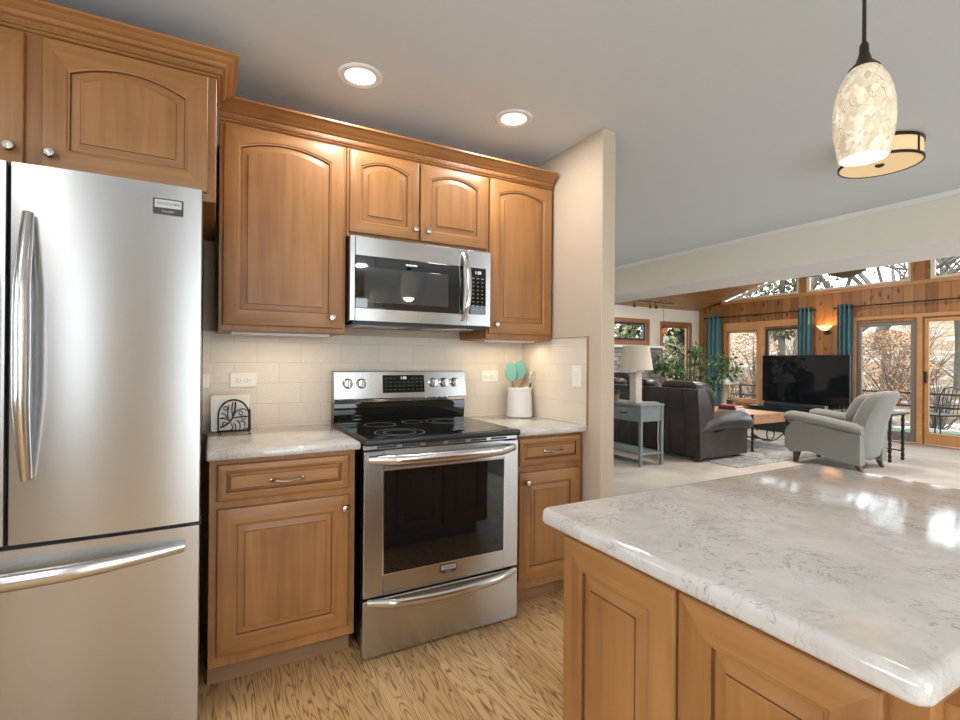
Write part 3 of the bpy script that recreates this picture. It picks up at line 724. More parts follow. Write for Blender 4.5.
# --- cabinet over the refrigerator
t = thing('wall_cabinet', (-1.1, -0.35, 1.8117), 'deep maple cabinet with arched doors above the stainless refrigerator', 'cabinet')
body(t, -1.66, -0.5444, -.6644, -.001, 1.8117, 2.27)
do = panel_door('door', front_y(-.6644, -1.022, 1.840), .450, .408, .055, t, .060); knob(do, (-.998, -.6844, 1.884))
do = panel_door('door', front_y(-.6644, -1.58, 1.840), .516, .408, .055, t, .060); knob(do, (-1.092, -.6844, 1.886))
# --- crown mouldings
def crown(zb, zt, out):
    h = zt - zb
    return [(-.02, zb), (.006, zb), (.010, zb + .05 * h), (.010, zb + .10 * h), (.018, zb + .14 * h), (.018, zb + .40 * h), (.026, zb + .44 * h), (.030, zb + .50 * h),
            (out * .50, zb + .60 * h), (out * .72, zb + .70 * h), (out * .80, zb + .80 * h), (out * .90, zb + .84 * h), (out, zb + .90 * h), (out, zt), (-.02, zt)]
def crown_thing(name, path, zb, zt, out, label):
    t = thing(name, (path[0][0], path[0][1], zb), label, 'moulding')
    MB().sweep(crown(zb, zt, out), path).build('cornice', 'maple_rail', t, smooth=30)
    mb = MB(); h = zt - zb
    for (x0, y0), (x1, y1) in zip(path, path[1:]):
        Ln = math.hypot(x1 - x0, y1 - y0); n = int(Ln / .0135); dx, dy = (x1 - x0) / Ln, (y1 - y0) / Ln
        for k in range(n):
            s = (k + .5) * Ln / n; ox, oy = dy, -dx
            cx, cy = x0 + dx * s + ox * .018, y0 + dy * s + oy * .018
            hx = abs(dx) * .0042 + abs(ox) * .004; hy = abs(dy) * .0042 + abs(oy) * .004
            mb.box(cx - hx, cx + hx, cy - hy, cy + hy, zb + .20 * h, zb + .34 * h)
    b = mb.build('beading', 'maple', t, smooth=0)
crown_thing('crown_molding', [(-1.66, -.6644), (-.5444, -.6644), (-.5444, -.44)], 2.2573, 2.330, .068, 'stepped maple crown moulding with beading, along the cabinet above the refrigerator')
crown_thing('crown_molding', [(-.5317, -.3277), (1.190, -.3277)], 2.2573, 2.335, .075, 'stepped maple crown moulding with beading, along the cabinets above the microwave')

# ------------------------------------------------------------------ worktops
def slab_top(name, x0, x1, y0, y1, z1, th, label, r=.012, seg=3):
    mb = MB().box(x0, x1, y0, y1, z1 - th, z1, r, seg)
    o = mb.build(name, 'quartz', origin=((x0 + x1) / 2, (y0 + y1) / 2, z1 - th))
    return tag(o, label, 'countertop')
slab_top('countertop', -.570, -.008, -.6516, -.009, .914, .0325, 'pale quartz countertop under the napkin holder, beside the refrigerator', .009)
slab_top('countertop', .766, 1.2005, -.6516, -.009, .914, .0325, 'pale quartz countertop under the utensil crock, against the wing wall', .009)
# island top: rounded corners and a full bullnose edge
def island_top(x0, x1, y0, y1, z1, th):
    rc_, rb = .022, .015
    def loop(ins, z):
        pts = []
        for cx, cy, a0 in ((x1 - rc_, y1 - rc_, 0), (x0 + rc_, y1 - rc_, 90), (x0 + rc_, y0 + rc_, 180), (x1 - rc_, y0 + rc_, 270)):
            for k in range(9):
                a = math.radians(a0 + 90 * k / 8); r = max(.002, rc_ - ins)
                pts.append((cx + r * math.cos(a), cy + r * math.sin(a), z))
        return pts
    rings = []
    for k in range(7):
        a = PI * k / 12; rings.append(loop(.010 - .010 * math.sin(a), z1 - th + .010 - .010 * math.cos(a)))
    for k in range(1, 8):
        a = PI / 2 * k / 7; rings.append(loop(rb - rb * math.cos(a), z1 - rb + rb * math.sin(a)))
    return MB().loft(rings).build('countertop', 'quartz', origin=((x0 + x1) / 2, (y0 + y1) / 2, z1 - th), smooth=50)
tag(island_top(.117, 1.2461, -2.4415, -1.731, .914, .036), 'large pale veined quartz countertop with rounded edge on the kitchen island', 'countertop')

# ------------------------------------------------------------------ island
t = thing('kitchen_island', (.69, -2.09, 0), 'honey maple kitchen island with raised panel doors under veined quartz top', 'island')
IX, IY0, IY1, IX1 = .168, -2.428, -1.775, 1.215
MB().box(IX, IX1, IY0, IY1, .10, .8775, .003).build('cabinet_body', 'maple', t)
MB().box(IX + .06, IX1 - .06, IY0 + .06, IY1 - .06, 0, .10).build('toe_kick', 'toe_kick', t)
panel_door('door', front_nx(IX, -1.782, .125), .306, .735, 0, t, .055)
panel_door('door', front_nx(IX, -2.094, .125), .292, .735, 0, t, .055)
for k in range(3): 
    d = panel_door('door', front_y(IY0, IX + .03 + .337 * k, .125), .325, .735, 0, t, .055)
for k in range(3):
    panel_door('door', front_py(IY1, IX1 - .03 - .337 * k, .125), .325, .735, 0, t, .055)

# ------------------------------------------------------------------ refrigerator
t = thing('refrigerator', (-1.06, -.42, 0), 'stainless steel french door refrigerator with bottom freezer drawer', 'refrigerator')
FX0, FXS, FX1, FY = -1.545, -1.0645, -.5839, -.8029
MB().box(FX0 + .006, FX1 - .006, -.735, -.03, .02, 1.78, .004).build('body', 'fridge_side', t)
MB().box(FX0 + .02, FX1 - .02, -.76, -.735, .0, .05).build('kick_grille', 'black_plastic', t)
def fdoor(name, x0, x1, z0, z1):
    n = 14; pts = []
    for k in range(n + 1):
        s = k / n; e = .006 * (1 - (2 * s - 1) ** 2)
        pts.append((x0 + (x1 - x0) * s, FY + .004 - e))
    # rounded vertical edges
    pts[0] = (x0, FY + .010); pts[-1] = (x1, FY + .010); pts.insert(1, (x0 + .003, FY + .0035)); pts.insert(-1, (x1 - .003, FY + .0035))
    poly = pts + [(x1, -.742), (x0, -.742)]
    return MB().loft([[(p[0], p[1], z) for p in poly] for z in (z0, z1)]).build(name, 'stainless', t, smooth=30)
dr_ = fdoor('door', FXS + .003, FX1, .7160, 1.8104); dl_ = fdoor('door', FX0, FXS - .003, .7160, 1.8104)
fz = fdoor('freezer_drawer', FX0, FX1, .06, .7035)
def bar_handle(parent, pts, r, posts, sq):
    MB().tube(pts, r, 12, squash=sq).build('handle', 'stainless_polished', parent)
def vbar(parent, x):
    pts, rad = [], []
    for k in range(25):
        s = k / 24; pts.append((x, FY - .010 - .052 * min(1, math.sin(PI * s) * 1.25), .905 + .76 * s)); rad.append(.0145 + .007 * math.sin(PI * s))
    MB().tube(pts, rad, 14, squash=(0.95, 1.15)).build('handle', 'stainless_polished', parent)
vbar(dr_, -1.018); vbar(dl_, -1.110)
pts, rad = [], []
for k in range(29):
    s = k / 28; pts.append((-1.490 + .862 * s, FY - .010 - .055 * min(1, math.sin(PI * s) * 1.2), .644 - .010 * math.sin(PI * s))); rad.append(.014 + .007 * math.sin(PI * s))
MB().tube(pts, rad, 14, squash=(1.2, .9)).build('handle', 'stainless_polished', fz)
bd = MB().box(-.721, -.638, FY - .005, FY + .002, 1.713, 1.763, .002).build('badge', 'dark_print', dr_)
MB().box(-.716, -.643, FY - .0062, FY - .004, 1.733, 1.759, .001).build('badge_plate', 'badge_steel', dr_)
word('lettering', 'FRIGIDAIRE', .0125, (-.6795, FY - .0064, 1.746), dr_, 'dark_print'); word('lettering', 'GALLERY', .0085, (-.6795, FY - .0054, 1.722), dr_, 'badge_steel')
MB().box(FXS - .003, FXS + .003, -.775, -.742, .716, 1.80).build('gasket', 'black_plastic', t)
MB().box(FX0 + .01, FX1 - .01, -.775, -.742, .7035, .716).build('gasket', 'black_plastic', t)
MB().box(FX1 - .03, FX1 + .004, -.79, -.74, .700, .7185, .002).build('hinge', 'black_plastic', t)

# ------------------------------------------------------------------ range
RX0, RX1, RY = .001, .757, -.6615
t = thing('range', (.379, -.35, 0), 'stainless steel freestanding electric range with black glass cooktop', 'range')
MB().box(RX0 + .004, RX1 - .004, -.62, -.03, .03, .893, .003).build('body', 'black_plastic', t)
for fx in (RX0 + .04, RX1 - .08):
    for fy in (-.60, -.12): MB().box(fx, fx + .04, fy, fy + .05, 0, .03).build('foot', 'black_plastic', t)
# oven door, frame around a window
od = MB(); gx0, gx1, gz0, gz1 = .086, .675, .352, .786
od.box(RX0, gx0, RY, -.622, .2632, .8732, .003).box(gx1, RX1, RY, -.622, .2632, .8732, .003).box(gx0, gx1, RY, -.622, .2632, gz0, .0).box(gx0, gx1, RY, -.622, gz1, .8732, .0)
od = od.build('oven_door', 'stainless', t)
MB().box(gx0 - .006, gx1 + .006, RY - .002, RY + .004, gz0 - .006, gz1 + .006, .002).build('window_trim', 'chrome', od)
MB().box(gx0, gx1, RY - .003, RY + .006, gz0, gz1, .001).build('oven_window', 'black_glass', od)
def hbar(parent, x0, x1, y, z, bow, out, r, sag, name='handle'):
    pts, rad = [], []
    for k in range(29):
        s = k / 28; pts.append((x0 + (x1 - x0) * s, y - out * min(1, math.sin(PI * s) * 2.2) - bow * math.sin(PI * s), z - sag * math.sin(PI * s))); rad.append(r * (.75 + .25 * min(1, math.sin(PI * s) * 3)))
    return MB().tube(pts, rad, 12, squash=(1.2, .85)).build(name, 'stainless_polished', parent)
hbar(od, .022, .732, RY - .004, .838, .012, .040, .0185, .003)
MB().box(.346, .426, RY - .004, RY + .001, .303, .340, .002).build('badge', 'dark_print', od)
MB().box(.350, .422, RY - .0052, RY - .003, .318, .337, .001).build('badge_plate', 'badge_steel', od)
word('lettering', 'FRIGIDAIRE', .0105, (.386, RY - .0056, .3275), od, 'dark_print'); word('lettering', 'GALLERY', .007, (.386, RY - .0044, .3105), od, 'badge_steel')
wd = MB().box(RX0, RX1, RY, -.622, .012, .2512, .004).build('drawer', 'stainless', t)
hbar(wd, .018, .738, RY - .002, .246, .010, .028, .0165, .020)
# vent strip over the door
MB().box(RX0, RX1, RY + .012, -.62, .876, .897, .002).build('vent_strip', 'stainless', t)
mb = MB()
for k in range(6): mb.box(.06 + .11 * k, .145 + .11 * k, RY + .010, RY + .02, .881, .889)
mb.build('vent_slot', 'slot_dark', t)
# cooktop
MB().box(RX0 - .005, RX1 + .001, -.682, -.075, .896, .924, .008, 2).build('cooktop_frame', 'black_plastic', t)
ct = MB().box(RX0 + .012, RX1 - .012, -.672, -.095, .918, .9256, .002).build('cooktop', 'black_glass', t)
def ring_mesh(cx, cy, r, w=.0013):
    return MB().lathe([(r - w, .9254), (r - w, .9260), (r + w, .9260), (r + w, .9254)], (cx, cy, 0), 48, caps=False).build('burner_ring', 'grey_print', ct)
for cx, cy, r in ((.20, -.53, .112), (.20, -.53, .072), (.57, -.53, .085), (.20, -.235, .078), (.565, -.235, .108), (.565, -.235, .072), (.385, -.20, .055)): ring_mesh(cx, cy, r)
# backguard
MB().prism([(-.075, .9), (-.075, .95), (-.085, 1.0), (-.0769, 1.035), (-.01, 1.035), (-.01, .9)], 0, RX0 + .002, RX1 - .002).build('riser', 'black_glass', t)
bg_ = MB().prism([(-.098, 1.034), (-.0985, 1.05), (-.0769, 1.188), (-.068, 1.1933), (-.012, 1.1933), (-.012, 1.034)], 0, RX0, RX1).build('backguard', 'stainless', t, smooth=20)
MB().prism([(-.100, 1.030), (-.103, 1.045), (-.096, 1.052), (-.07, 1.052), (-.07, 1.030)], 0, RX0 - .001, RX1 + .001).build('lower_lip', 'chrome', bg_)
def by(z): return -.0985 + (z - 1.05) / (1.188 - 1.05) * (.0985 - .0769)
TILT = math.atan2(.0985 - .0769, 1.188 - 1.05)
dp = MB().loft([[(x, by(z) - .003 if f == 0 else by(z) + .004, z) for x, z in ((.258, 1.076), (.497, 1.076), (.497, 1.171), (.258, 1.171))] for f in (0, 1)]).build('display', 'black_glass', bg_)
word('lettering', '1:50', .020, (.375, by(1.155) - .0034, 1.155), dp, 'white_print', (PI / 2 - TILT, 0, 0))
mb = MB()
for r in range(4):
    for cidx in range(9):
        if 3 <= cidx <= 5 and r == 0: continue
        x, z = .275 + .0255 * cidx, 1.150 - .020 * r
        mb.quad((x - .006, by(z) - .0032, z - .002), (x + .006, by(z) - .0032, z - .002), (x + .006, by(z + .004) - .0032, z + .003), (x - .006, by(z + .004) - .0032, z + .003))
mb.build('keypad', 'dim_print', dp, smooth=0)
for x in (.070, .142, .550, .617, .684):
    z = 1.128; y = by(z)
    k = MB().lathe([(.027, 0), (.027, -.004), (.024, -.006), (.022, -.022), (.019, -.026), (.002, -.027)], (x, y, z), 24, 1).build('control_knob', 'chrome', bg_)
    MB().box(x - .005, x + .005, y - .034, y - .020, z - .021, z + .021, .003).build('grip', 'stainless_polished', k)

# ------------------------------------------------------------------ microwave
MX0, MX1, MY, MZ0, MZ1 = .003, .755, -.3832, 1.435, 1.8315
t = thing('microwave', (.379, -.2, MZ0), 'stainless steel over-the-range microwave with black glass door', 'microwave')
MB().box(MX0, MX1, -.365, -.002, MZ0 + .002, MZ1 - .003, .003).build('body', 'black_plastic', t)
wx0, wx1, wz0, wz1 = .030, .592, 1.496, 1.741
dm = MB().box(MX0, wx0, MY, -.365, MZ0, MZ1, .003).box(wx0, .612, MY, -.365, MZ0, wz0, .002).box(wx0, .612, MY, -.365, wz1, MZ1, .002).box(wx1, .612, MY, -.365, wz0, wz1, 0).build('door', 'stainless', t)
MB().box(wx0, wx1, MY - .002, MY + .008, wz0, wz1, .0015).build('door_glass', 'microwave_glass', dm)
plain('oven_mesh', (0.040, 0.046, 0.048), 0.03, 0.0, 1.0, coat=0.5)
MB().box(.072, .505, MY - .0028, MY - .001, 1.525, 1.690, .0005).build('viewing_window', 'oven_mesh', dm)
word('lettering', 'FRIGIDAIRE', .0115, (.305, MY - .0032, 1.717), dm, 'white_print')
pts, rad = [], []
for k in range(21):
    s = k / 20; pts.append((.588 + .018 * math.sin(PI * s), MY - .004 - .038 * min(1, math.sin(PI * s) * 1.6), 1.462 + .345 * s)); rad.append(.011 + .002 * math.sin(PI * s))
MB().tube(pts, rad, 12, squash=(.8, 1.1)).build('handle', 'chrome', dm)
cp = MB().box(.6145, MX1, MY, -.365, MZ0, MZ1, .003).build('control_panel', 'stainless', t)
MB().box(.624, .724, MY - .002, MY + .004, 1.496, 1.741, .001).build('touch_panel', 'black_glass', cp)
word('lettering', '1:50', .022, (.676, MY - .0026, 1.715), cp, 'white_print')
mb = MB()
for r in range(9):
    for c3 in range(3):
        x, z = .648 + .027 * c3, 1.685 - .0205 * r; wv = .007 if r in (0, 7, 8) else .004
        mb.quad((x - wv, MY - .0025, z - .0025), (x + wv, MY - .0025, z - .0025), (x + wv, MY - .0025, z + .0025), (x - wv, MY - .0025, z + .0025))
mb.build('keypad', 'grey_print', cp, smooth=0)
MB().box(MX0 + .02, MX1 - .02, -.36, -.03, MZ0 - .014, MZ0 + .002, .002).build('underside', 'black_plastic', t)
for x0 in (.06, .44):
    MB().box(x0, x0 + .255, -.30, -.12, MZ0 - .017, MZ0 - .013, .001).build('grease_filter', 'stainless', t)

# ------------------------------------------------------------------ outlets and switches
def outlet(x, z, y, label, w=.118, h=.070):
    t = thing('wall_outlet', (x, y, z), label, 'outlet')
    p = MB().box(x - w / 2, x + w / 2, y - .006, y, z - h / 2, z + h / 2, .002).build('cover_plate', 'white_plastic', t)
    for s in (-1, 1):
        cx = x + s * .0195
        k = MB().box(cx - .0165, cx + .0165, y - .0078, y - .004, z - .014, z + .014, .003).build('socket', 'white_plastic', t)
        MB().box(cx - .007, cx - .001, y - .0084, y - .007, z + .004, z + .0062).box(cx - .007, cx - .001, y - .0084, y - .007, z - .0062, z - .004).lathe([(.0022, -.0084), (.0022, -.007)], (cx + .007, y, z), 10, 1).build('slot', 'slot_dark', k)
outlet(-.417, 1.150, -.008, 'white double outlet on the tile above the napkin holder')
outlet(.963, 1.156, -.008, 'white double outlet on the tile above the counter, left of the utensil crock')
def switch_plate(label, vertices, paddles, axis):
    pass
t = thing('light_switch', (1.2015, -.560, 1.172), 'white rocker switch on the tiled side of the wing wall', 'switch')
MB().box(1.1955, 1.2017, -.597, -.523, 1.114, 1.230, .002).build('cover_plate', 'white_plastic', t)
MB().box(1.192, 1.197, -.577, -.543, 1.138, 1.206, .002).build('rocker', 'white_plastic', t)
t = thing('wall_outlet', (-.598, -.008, 1.145), 'white outlet plate on the tile, half hidden by the refrigerator', 'outlet')
MB().box(-.635, -.565, -.014, -.0, 1.112, 1.180, .002).build('cover_plate', 'white_plastic', t)
MB().box(-.617, -.583, -.016, -.012, 1.125, 1.167, .002).build('socket', 'white_plastic', t)

# ------------------------------------------------------------------ napkin holder
NX, NY, NZ = -.470, -.105, .914
t = thing('napkin_holder', (NX + .012, NY, NZ), 'black wrought iron napkin holder with tree scrollwork', 'napkin holder', rz=math.radians(-8)); t.scale = (1.13, 1.0, 1.27)
def arch_pts(y, w=.056, h=.118, n=20):
    pts = [(-w, y, .004), (-w, y, h - w)]
    for k in range(1, n): a = PI - PI * k / n; pts.append((w * math.cos(a), y, h - w + w * math.sin(a)))
    return pts + [(w, y, h - w), (w, y, .004)]
for yy in (-.030, .034):
    mb = MB().tube(arch_pts(yy), .0032, 8)
    mb.tube([(-.056, yy, .006), (.056, yy, .006)], .003, 8)
    for s in (-1, 1): mb.ball((s * .056, yy, .0045), .0045, 8)
    fr_ = mb.build('frame', 'black_iron', t, local=True)
    mb = MB()
    def curve(p, n=14):
        out = []
        for k in range(n + 1):
            s = k / n; a, b, c, d = [Vector((q[0], yy, q[1])) for q in p]
            out.append(a * (1 - s) ** 3 + b * 3 * s * (1 - s) ** 2 + c * 3 * s * s * (1 - s) + d * s ** 3)
        return out
    for p, r in ((((-.050, .020), (-.010, .028), (.008, .060), (.006, .112)), .0030), (((-.015, .046), (-.028, .060), (-.020, .080), (-.018, .100)), .002), (((-.002, .060), (-.010, .080), (-.006, .095), (-.004, .112)), .002),
                 (((-.018, .043), (-.035, .055), (-.045, .055), (-.050, .050)), .002), (((-.024, .052), (-.034, .075), (-.044, .072), (-.044, .066)), .0018), (((.004, .070), (.020, .085), (.035, .090), (.048, .078)), .002),
                 (((0, .052), (.015, .055), (.035, .060), (.052, .056)), .002), (((-.010, .034), (.005, .010), (-.010, .010), (-.018, .006)), .002), (((.0, .032), (.012, .028), (.005, .015), (.010, .006)), .002),
                 (((.010, .040), (.025, .048), (.025, .02), (.022, .006)), .002), (((.025, .038), (.040, .046), (.045, .030), (.040, .022)), .002), (((.035, .006), (.04, .018), (.048, .016), (.052, .01)), .002)):
        mb.tube(curve(p), r, 6)
    for cx, cz in ((.026, .070), (-.034, .032), (.036, .052), (-.030, .088)):
        mb.tube([(cx + .007 * math.cos(2 * PI * k / 12), yy, cz + .007 * math.sin(2 * PI * k / 12)) for k in range(12)], .0016, 6, closed=True)
    mb.build('scrollwork', 'black_iron', fr_, local=True)
MB().box(-.056, .056, -.030, .034, .0035, .0065).build('base_tray', 'black_iron', t, local=True)
t2 = thing('napkins', (NX, NY, NZ + .007), 'stack of folded white paper napkins in the iron holder', 'napkins', rz=math.radians(-8))
mb = MB()
for k in range(9):
    y = -.022 + .0058 * k; o = random.uniform(-.003, .003)
    mb.loft([[(-.080 + o, y, 0), (.070 + o, y, 0), (.070 + o, y + .005, 0), (-.080 + o, y + .005, 0)], [(-.084 + o, y + .006, .160 + o), (.072 + o, y + .006, .163 + o), (.072 + o, y + .011, .163 + o), (-.084 + o, y + .011, .160 + o)]])
mb.build('napkin_stack', 'paper_white', t2, local=True)

# ------------------------------------------------------------------ utensil crock
CX, CY = 1.105, -.135
cr = MB().lathe([(.070, .914), (.078, .917), (.080, .925), (.072, 1.070), (.073, 1.078), (.076, 1.080), (.076, 1.092), (.070, 1.094), (.066, 1.085), (.072, .935), (.0, .930)], (CX, CY, 0), 64, flute=.006, nf=32).build('utensil_crock', 'ceramic_white', origin=(CX, CY, .914))
tag(cr, 'white ribbed ceramic utensil crock on the counter beside the range', 'crock')
def utensil(name, label, base, top, head_r, mat, handle_mat, shape='spoon', group=None):
    t = thing(name, base, label, 'utensil')
    b, tp = Vector(base), Vector(top); d = (tp - b); ln = d.length; d.normalize()
    MB().tube([b, b + d * (ln * .7), tp - d * head_r * .8], [.006, .006, .005], 10).build('handle', handle_mat, t)
    side = Vector((1, 0, 0)); side = (side - d * side.dot(d)).normalized(); nrm = d.cross(side)
    mb = MB(); rings = []
    for i in range(9):
        s = -1 + 2 * i / 8; hw = math.sqrt(max(0.0, 1 - s * s)) * head_r * .72 + .001
        c = tp + d * (s * head_r + head_r * .1)
        if shape == 'spat': hw = head_r * .5
        rings.append([c - side * hw + nrm * .001, c + nrm * (.010 * (1 - s * s) if shape == 'spoon' else .002), c + side * hw + nrm * .001, c + side * hw - nrm * .003, c + nrm * ((.010 * (1 - s * s) if shape == 'spoon' else .002) - .005), c - side * hw - nrm * .003])
    mb.loft(rings).build('head', mat, t, subd=1)
utensil('spoon', 'teal spoon with a wooden handle, the one nearer the range in the white crock', (1.085, -.13, .935), (1.052, -.125, 1.180), .062, 'teal_plastic', 'spoon_wood')
utensil('spoon', 'taller teal spoon standing in the middle of the white crock', (1.11, -.125, .935), (1.118, -.12, 1.192), .064, 'teal_plastic', 'spoon_wood')
utensil('ladle', 'dark steel spoon leaning towards the wing wall in the white crock', (1.12, -.14, .935), (1.180, -.165, 1.150), .040, 'chrome', 'black_plastic')
utensil('spatula', 'short wooden spatula between the teal spoons in the crock', (1.10, -.15, .935), (1.092, -.155, 1.120), .022, 'spoon_wood', 'spoon_wood', 'spat')
utensil('spatula', 'reddish wooden spatula behind the dark spoon in the crock', (1.125, -.11, .935), (1.146, -.11, 1.125), .022, 'table_wood', 'table_wood', 'spat')

# ------------------------------------------------------------------ lights in the kitchen
def downlight(x, y, label, group=None):
    t = thing('recessed_light', (x, y, ZC), label, 'ceiling light', group)
    MB().lathe([(.064, -.004), (.070, -.008), (.086, -.008), (.093, -.003), (.093, 0), (.062, 0)], (x, y, ZC), 40, caps=False).build('trim_ring', 'trim_white', t)
    MB().lathe([(.0, -.002), (.066, -.002), (.066, 0.0)], (x, y, ZC), 40).build('lens', 'can_lens', t)
    lamp('bulb_light', 'AREA', (x, y, ZC - .012), P_DOWN, (1, .98, .95), .15, parent=t)
downlight(-.008, -.588, 'round recessed ceiling light above the range side of the refrigerator')
downlight(.757, -.597, 'recessed ceiling light nearest the wing wall')
for k, (x, y) in enumerate(((-1.5, -2.2), (-.2, -3.7), (-1.8, -3.9), (1.1, -4.3), (2.6, -3.4), (2.2, 1.2), (2.5, 2.9))):  # unseen downlights added as fill for the kitchen and the beam
    downlight(x, y, 'added recessed fill light in the kitchen ceiling outside this view', 'added recessed fill lights')
def pendant(x, y, label, dz=0.0):
    zb = 1.775 + dz
    t = thing('pendant_lamp', (x, y, ZC), label, 'pendant lamp')
    MB().lathe([(.055, -.012), (.060, -.006), (.060, 0), (.0, 0)], (x, y, ZC), 28).build('canopy', 'bronze', t)
    MB().tube([(x, y, ZC - .01), (x, y, zb + .285)], .0045, 10).build('rod', 'black_iron', t)
    MB().lathe([(.006, .297), (.010, .288), (.011, .268), (.018, .246), (.032, .231), (.034, .228), (.0, .228)], (x, y, zb), 24).build('cap', 'bronze', t)
    prof = [(.053, 0), (.059, .033), (.064, .066), (.066, .098), (.065, .131), (.060, .163), (.052, .191), (.041, .215), (.030, .228)]
    inner = [(r - .004, h) for r, h in reversed(prof)]
    MB().lathe(prof + inner + [prof[0]], (x, y, zb), 40, caps=False).build('shade', 'shell_glass', t)
    MB().ball((x, y, zb + .095), .026, 14, (1, 1, 1.2)).build('bulb', 'lit_bulb', t)
    lamp('bulb_light', 'POINT', (x, y, zb + .02), P_PEND, (1, .84, .62), .05, parent=t)
pendant(.900, -2.036, 'mottled shell glass pendant lamp hanging over the island')
pendant(.960, -3.20, 'second mottled glass pendant lamp, mirrored faintly in the microwave door')
FXc, FYc = 2.690, -1.33
t = thing('flush_mount_light', (FXc, FYc, ZC), 'cream drum ceiling light with dark bronze rings', 'ceiling light')
MB().lathe([(.184, -.012), (.184, -.108)], (FXc, FYc, ZC), 56, caps=False).lathe([(.0, -.104), (.184, -.108)], (FXc, FYc, ZC), 56, caps=False).build('shade', 'drum_shade', t)
mb = MB()
for h in (-.012, -.104): mb.lathe([(.182, h - .007), (.190, h - .007), (.190, h + .007), (.182, h + .007), (.182, h - .007)], (FXc, FYc, ZC), 56, caps=False)
for k in range(6):
    a = PI / 3 * k + .35; mb.tube([(FXc + .187 * math.cos(a), FYc + .187 * math.sin(a), ZC - .012), (FXc + .187 * math.cos(a), FYc + .187 * math.sin(a), ZC - .106)], .005, 8)
mb.build('frame', 'bronze', t)
MB().lathe([(.0, -.001), (.186, -.001), (.186, -.008), (.0, -.008)], (FXc, FYc, ZC), 40).build('back_plate', 'bronze', t)
MB().lathe([(.022, -.104), (.020, -.112), (.008, -.118), (.0, -.120)], (FXc, FYc, ZC), 20).build('finial', 'bronze', t)
def under(x0, x1, y, z, label, p):
    t = thing('under_cabinet_light', ((x0 + x1) / 2, y, z), label, 'light strip')
    MB().box(x0, x1, y - .018, y + .018, z - .012, z, .002).build('housing', 'white_plastic', t)
    lamp('strip_light', 'AREA', ((x0 + x1) / 2, y, z - .014), p, (1, .80, .56), x1 - x0 - .02, .02, parent=t)
under(-.48, -.06, -.24, ZU, 'slim light strip under the wide wall cabinet', P_UNDER)
under(.82, 1.14, -.22, ZU, 'slim light strip under the narrow wall cabinet', P_UNDER)
# ------------------------------------------------------------------ living room: rug, sofa, tables
rg = MB().box(4.95, 7.75, 1.0, 3.6, 0.0, .012, .004).build('area_rug', 'rug', origin=(6.3, 2.3, 0))
tag(rg, 'grey patterned area rug under the coffee table', 'rug')

def cushion(mb, x0, x1, y0, y1, z0, z1, b=.05, seg=3): mb.box(x0, x1, y0, y1, z0, z1, b, seg); return mb
SX, SY0, SY1 = 4.765, 1.39, 3.75
t = thing('sofa', (5.2, 2.6, 0), 'dark brown leather sofa turned towards the television', 'sofa')
# outer back, slightly raked, with panel seams
mb = MB(); seams = [SY0, 1.62, 1.85, 2.08, 2.28, 2.30, 2.55, 2.80, 3.05, 3.28, 3.52, SY1]
for a, b in zip(seams, seams[1:]):
    mb.loft([[(SX + .03, a + .003, .06), (SX + .03, b - .003, .06), (SX + .30, b - .003, .06), (SX + .30, a + .003, .06)],
             [(SX, a + .003, .60), (SX, b - .003, .60), (SX + .28, b - .003, .60), (SX + .28, a + .003, .60)],
             [(SX - .03, a + .003, .86), (SX - .03, b - .003, .86), (SX + .16, b - .003, .86), (SX + .16, a + .003, .86)],
             [(SX - .015, a + .01, .915), (SX - .015, b - .01, .915), (SX + .10, b - .01, .915), (SX + .10, a + .01, .915)]])
mb.build('back', 'leather', t, smooth=40)
MB().box(SX + .28, 5.66, SY0 + .10, SY1 - .10, .06, .30, .02).build('base', 'leather', t)
for k, (a, b) in enumerate(((1.56, 2.27), (2.29, 2.90), (2.92, 3.54))):
    cushion(MB(), SX + .30, 5.72, a, b, .28, .47, .05).build('seat_cushion', 'leather', t)
    mb = MB()
    e = .13 if k == 0 else .0
    mb.loft([[(5.22, a - e * .2, .45), (5.22, b, .45), (5.42, b, .45), (5.42, a - e * .2, .45)], [(5.00, a - e * .5, .62), (5.00, b, .62), (5.44, b, .62), (5.44, a - e * .5, .62)],
             [(4.90, a - e, .80), (4.90, b, .80), (5.40, b, .80), (5.40, a - e, .80)], [(4.86, a - e, .96), (4.86, b, .96), (5.26, b, .96), (5.26, a - e, .96)], [(4.90, a - e * .8, 1.015), (4.90, b - .03, 1.015), (5.16, b - .03, 1.015), (5.16, a - e * .8, 1.015)]])
    mb.build('back_cushion', 'leather', t, smooth=60, subd=1)
for s, y0, y1 in ((1, SY0, SY0 + .24), (-1, SY1 - .24, SY1)):
    ar = MB().prism([(SX + .06, .05), (5.74, .05), (5.74, .40), (5.30, .39), (SX + .16, .34), (SX + .04, .32)], 1, y0 + .01, y1 - .01).build('arm', 'leather', t, smooth=30)
    mb = MB(); yc = (y0 + y1) / 2 - s * .015; rings = []
    for x, z, r in ((SX + .02, .36, .05), (SX + .06, .40, .10), (SX + .20, .455, .125), (5.20, .485, .135), (5.55, .490, .140), (5.74, .475, .140), (5.83, .455, .115), (5.86, .44, .06)):
        rings.append([(x, yc + r * 1.08 * math.cos(2 * PI * k / 20), z + r * .92 * math.sin(2 * PI * k / 20)) for k in range(20)])
    mb.loft(rings).build('arm_pad', 'leather', ar, smooth=60)
for x in (SX + .10, 5.62):
    for y in (SY0 + .08, SY1 - .08): MB().box(x - .03, x + .03, y - .03, y + .03, .0, .06).build('foot', 'dark_wood', t)
